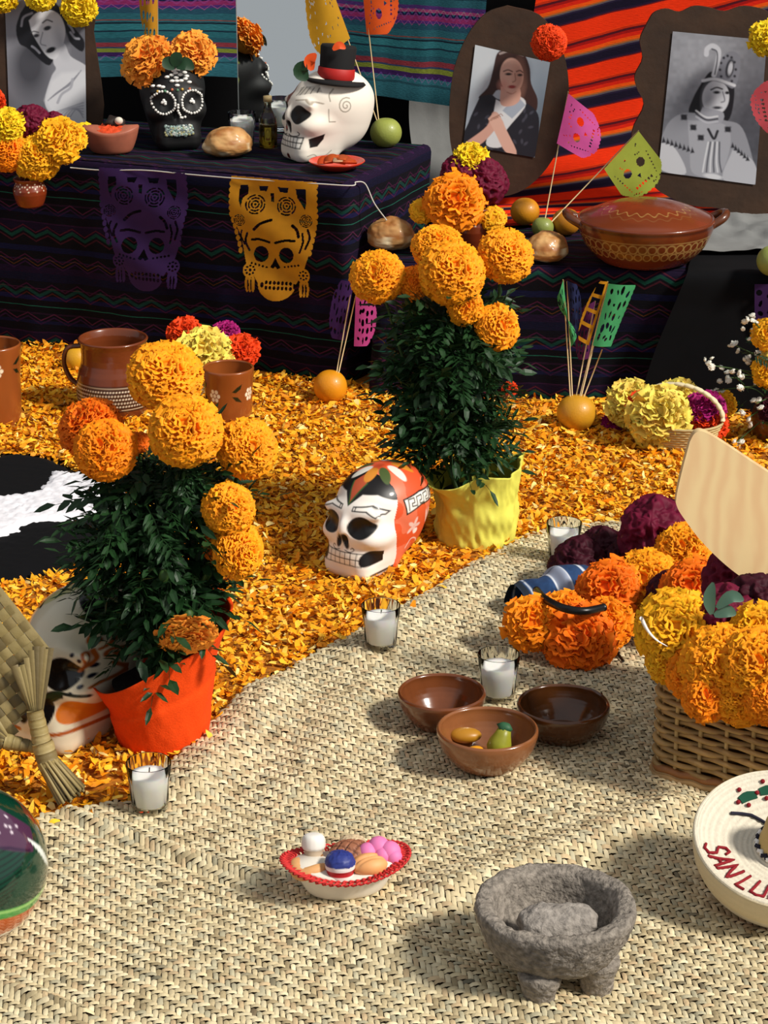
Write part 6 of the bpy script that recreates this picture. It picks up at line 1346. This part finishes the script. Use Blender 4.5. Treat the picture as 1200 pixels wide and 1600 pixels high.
def wrapband(a, b, ra, rb_, dY, n=5):
    pa, pb_ = op(*a, dY), op(*b, dY)
    for k in range(n):
        t0, t1 = k/n, (k+1.12)/n; P_ = [pa+(pb_-pa)*t for t in np.linspace(t0, min(t1, 1), 4)]; rr = ra+(rb_-ra)*(t0+t1)/2; V, F = tube(P_, [rr*.96, rr*1.03, rr*1.03, rr*.97], 20); mk('palm_binding', V, F, M_pf, ot, C=np.tile(PFC[rp.integers(4)]*1.1, (len(V), 1)))
mp_ = mpp(OY0, 1150)
wrapband((54, 1110), (68, 1172), 13*mp_, 15*mp_, -.016); wrapband((66, 1160), (78, 1200), 17*mp_, 17*mp_, -.020, 3); wrapband((8, 1158), (56, 1168), 13*mp_, 9*mp_, -.006, 4)
tipc, st0 = op(113, 1245, -.030), op(72, 1188, -.020); dirv = (tipc-st0)/np.linalg.norm(tipc-st0); s1 = np.cross(dirv, [0, 0, 1]); s1 /= np.linalg.norm(s1); s2 = np.cross(s1, dirv)
for k in range(60):
    r_ = math.sqrt((k+.5)/60); a = k*2.39996; w0, w1 = 15*mp_*r_, 25*mp_*r_; o_ = s1*math.cos(a)+s2*math.sin(a); V, F = tube([st0+o_*w0, (st0+tipc)/2+o_*(w0+w1)/2, tipc+o_*w1+dirv*rp.normal(0, .002)], .0022, 6); mk('broom_straw', V, F, M_pf, ot, C=np.tile(PFC[rp.integers(5)]*1.0, (len(V), 1)))
V, F = tube([st0, tipc-dirv*.006], [15*mp_*.9, 24*mp_*.9], 16); mk('broom_core', V, F, M_pf, ot, C=np.tile(PFC[4]*.6, (len(V), 1)))

# ---------------------------------------------------------------- toy bread basket
tb = GM(540, 1400); tb[1] += .012; tb[2] = float(matz(tb[0], tb[1])); tt = thing('toy_bread_bowl', 'small white boat-shaped bowl with a red lacy rim on the mat', 'bowl', tb, rz=R(10))
oval_dish(tt, .062, .036, .034, mat('white_plaster', 'ded6c8', .6, noise=.08), 'bowl_body', .30)
b = MB(); M_lace = mat('red_lace', 'd0302e', .8, noise=.3, nscale=200)
for k in range(54):
    a = k*2*math.pi/54; c = np.array([.070*math.cos(a), .043*math.sin(a), .034+.012*math.cos(a)**2]); tt_ = np.linspace(0, 2*math.pi, 11); rd = np.array([math.cos(a), math.sin(a), .25])
    tg = np.array([-math.sin(a), math.cos(a), 0]); P_ = c+np.outer(np.cos(tt_), rd)*.0075+np.outer(np.sin(tt_), tg)*.0056+np.outer(np.sin(tt_*2), [0, 0, 1])*.0015; V, F = tube(P_, .0014, 5, False); b.add(V, F)
b.obj('lace_rim', M_lace, tt)
def toy(p, V, F, m, label, C=None, rz=0, rx=0): return small('toy_bread', V, F, m, tb+np.array(p), label, 'toy bread', 'miniature breads in the white bowl', C=C, rot_=(rx, 0, rz))
a = np.linspace(.4, 5.6, 40); P_ = np.stack([.020*np.cos(a), .015*np.sin(a), .002*np.sin(a*3)], 1); V, F = tube(P_, .0085*np.sin(np.linspace(.35, math.pi-.35, 40))**.5, 12)
toy((-.040, -.008, .038), V, F, mat('toy_tan', 'd9a066', .6, noise=.2), 'miniature tan crescent roll at the left of the white bowl', rz=.6)
V, F = lathe(smoothp([(0, 0), (.010, 0), (.011, .012), (.0135, .016), (.0130, .026), (.009, .031), (0, .032)], 24), 30); V[:, :2] *= (1+.05*np.cos(np.arctan2(V[:, 1], V[:, 0])*14)*(V[:, 2] > .012))[:, None]; C = np.where(V[:, 2:] > .013, hx('e9e4dc'), hx('b8a48c'))
toy((-.038, .010, .036), V, F, vmat('toy_cream', .6), 'miniature muffin with a white top in the white bowl', C=C, rx=R(-14))
V, F = ball((.026, .022, .014), 70, 40); g = np.maximum(np.abs(np.sin((V[:, 0]+V[:, 1])*210)), 0); g2_ = np.abs(np.sin((V[:, 0]-V[:, 1])*210)); C = np.clip(hx('9a6246')*(np.minimum(g, g2_) > .25)[:, None]+hx('5e3626')*(np.minimum(g, g2_) <= .25)[:, None], 0, 1); V[:, 2] -= .0022*(np.minimum(g, g2_) <= .3)
toy((.006, .012, .045), V, F, vmat('toy_brown', .6), 'miniature brown bread with a crisscross top', C=C, rz=.3)
V, F = lathe(smoothp([(0, 0), (.014, 0), (.016, .004), (.016, .010), (.0175, .014), (.0175, .022), (.012, .030), (0, .033)], 40), 48); C = np.where(V[:, 2:] > .0185, hx('27347e'), np.where(V[:, 2:] > .013, hx('e8e0dc'), np.where(V[:, 2:] > .006, hx('b01c24'), hx('e6ded6')))); k = V[:, 2] > .018; V[k] += .0012*np.stack([vn(V[k]*420, s) for s in (1, 2, 3)], 1)
toy((-.006, -.022, .030), V, F, vmat('toy_cupcake', .5), 'miniature cupcake with blue, white and red icing', C=C, rx=R(-6))
V, F = ball((.022, .017, .013), 60, 36); V[:, 2] -= .0030*np.exp(-((V[:, 1]-.25*V[:, 0])/.0022)**2)*(V[:, 2] > 0); V[:, 2] -= .0022*np.exp(-((V[:, 1]+.006-.25*V[:, 0])/.002)**2)*(V[:, 2] > 0)
toy((.028, -.012, .042), V, F, mat('toy_peach', 'e0a064', .55, noise=.12), 'miniature peach-coloured split roll', rz=.2)
b = MB()
for c, r in (((-.014, -.004, 0), .012), ((-.001, .003, .003), .0135), ((.012, -.003, .0), .0135), ((.017, -.010, -.003), .010), ((.004, -.008, -.002), .011)): V, F = ball(r, 24, 14, c); b.add(V, F, hx('e488b4'))
b.obj('tmp', None); o = bpy.data.objects['tmp']; o.name = 'toy_bread'; o.data.materials.clear(); o.data.materials.append(mat('toy_pink', 'e27ab0', .6)); o.location = [float(c) for c in tb+np.array([.040, .010, .048])]; tag(o, 'miniature pink lumpy bun at the right of the white bowl', 'toy bread', 'miniature breads in the white bowl')
V, F = ball((.016, .010, .008), 40, 20); V += .001*np.stack([vn(V*350, s) for s in (1, 2, 3)], 1)
toy((.008, .030, .050), V, F, mat('toy_sesame', 'cdb592', .7, noise=.4, nscale=300), 'miniature sesame-topped roll at the back of the white bowl')
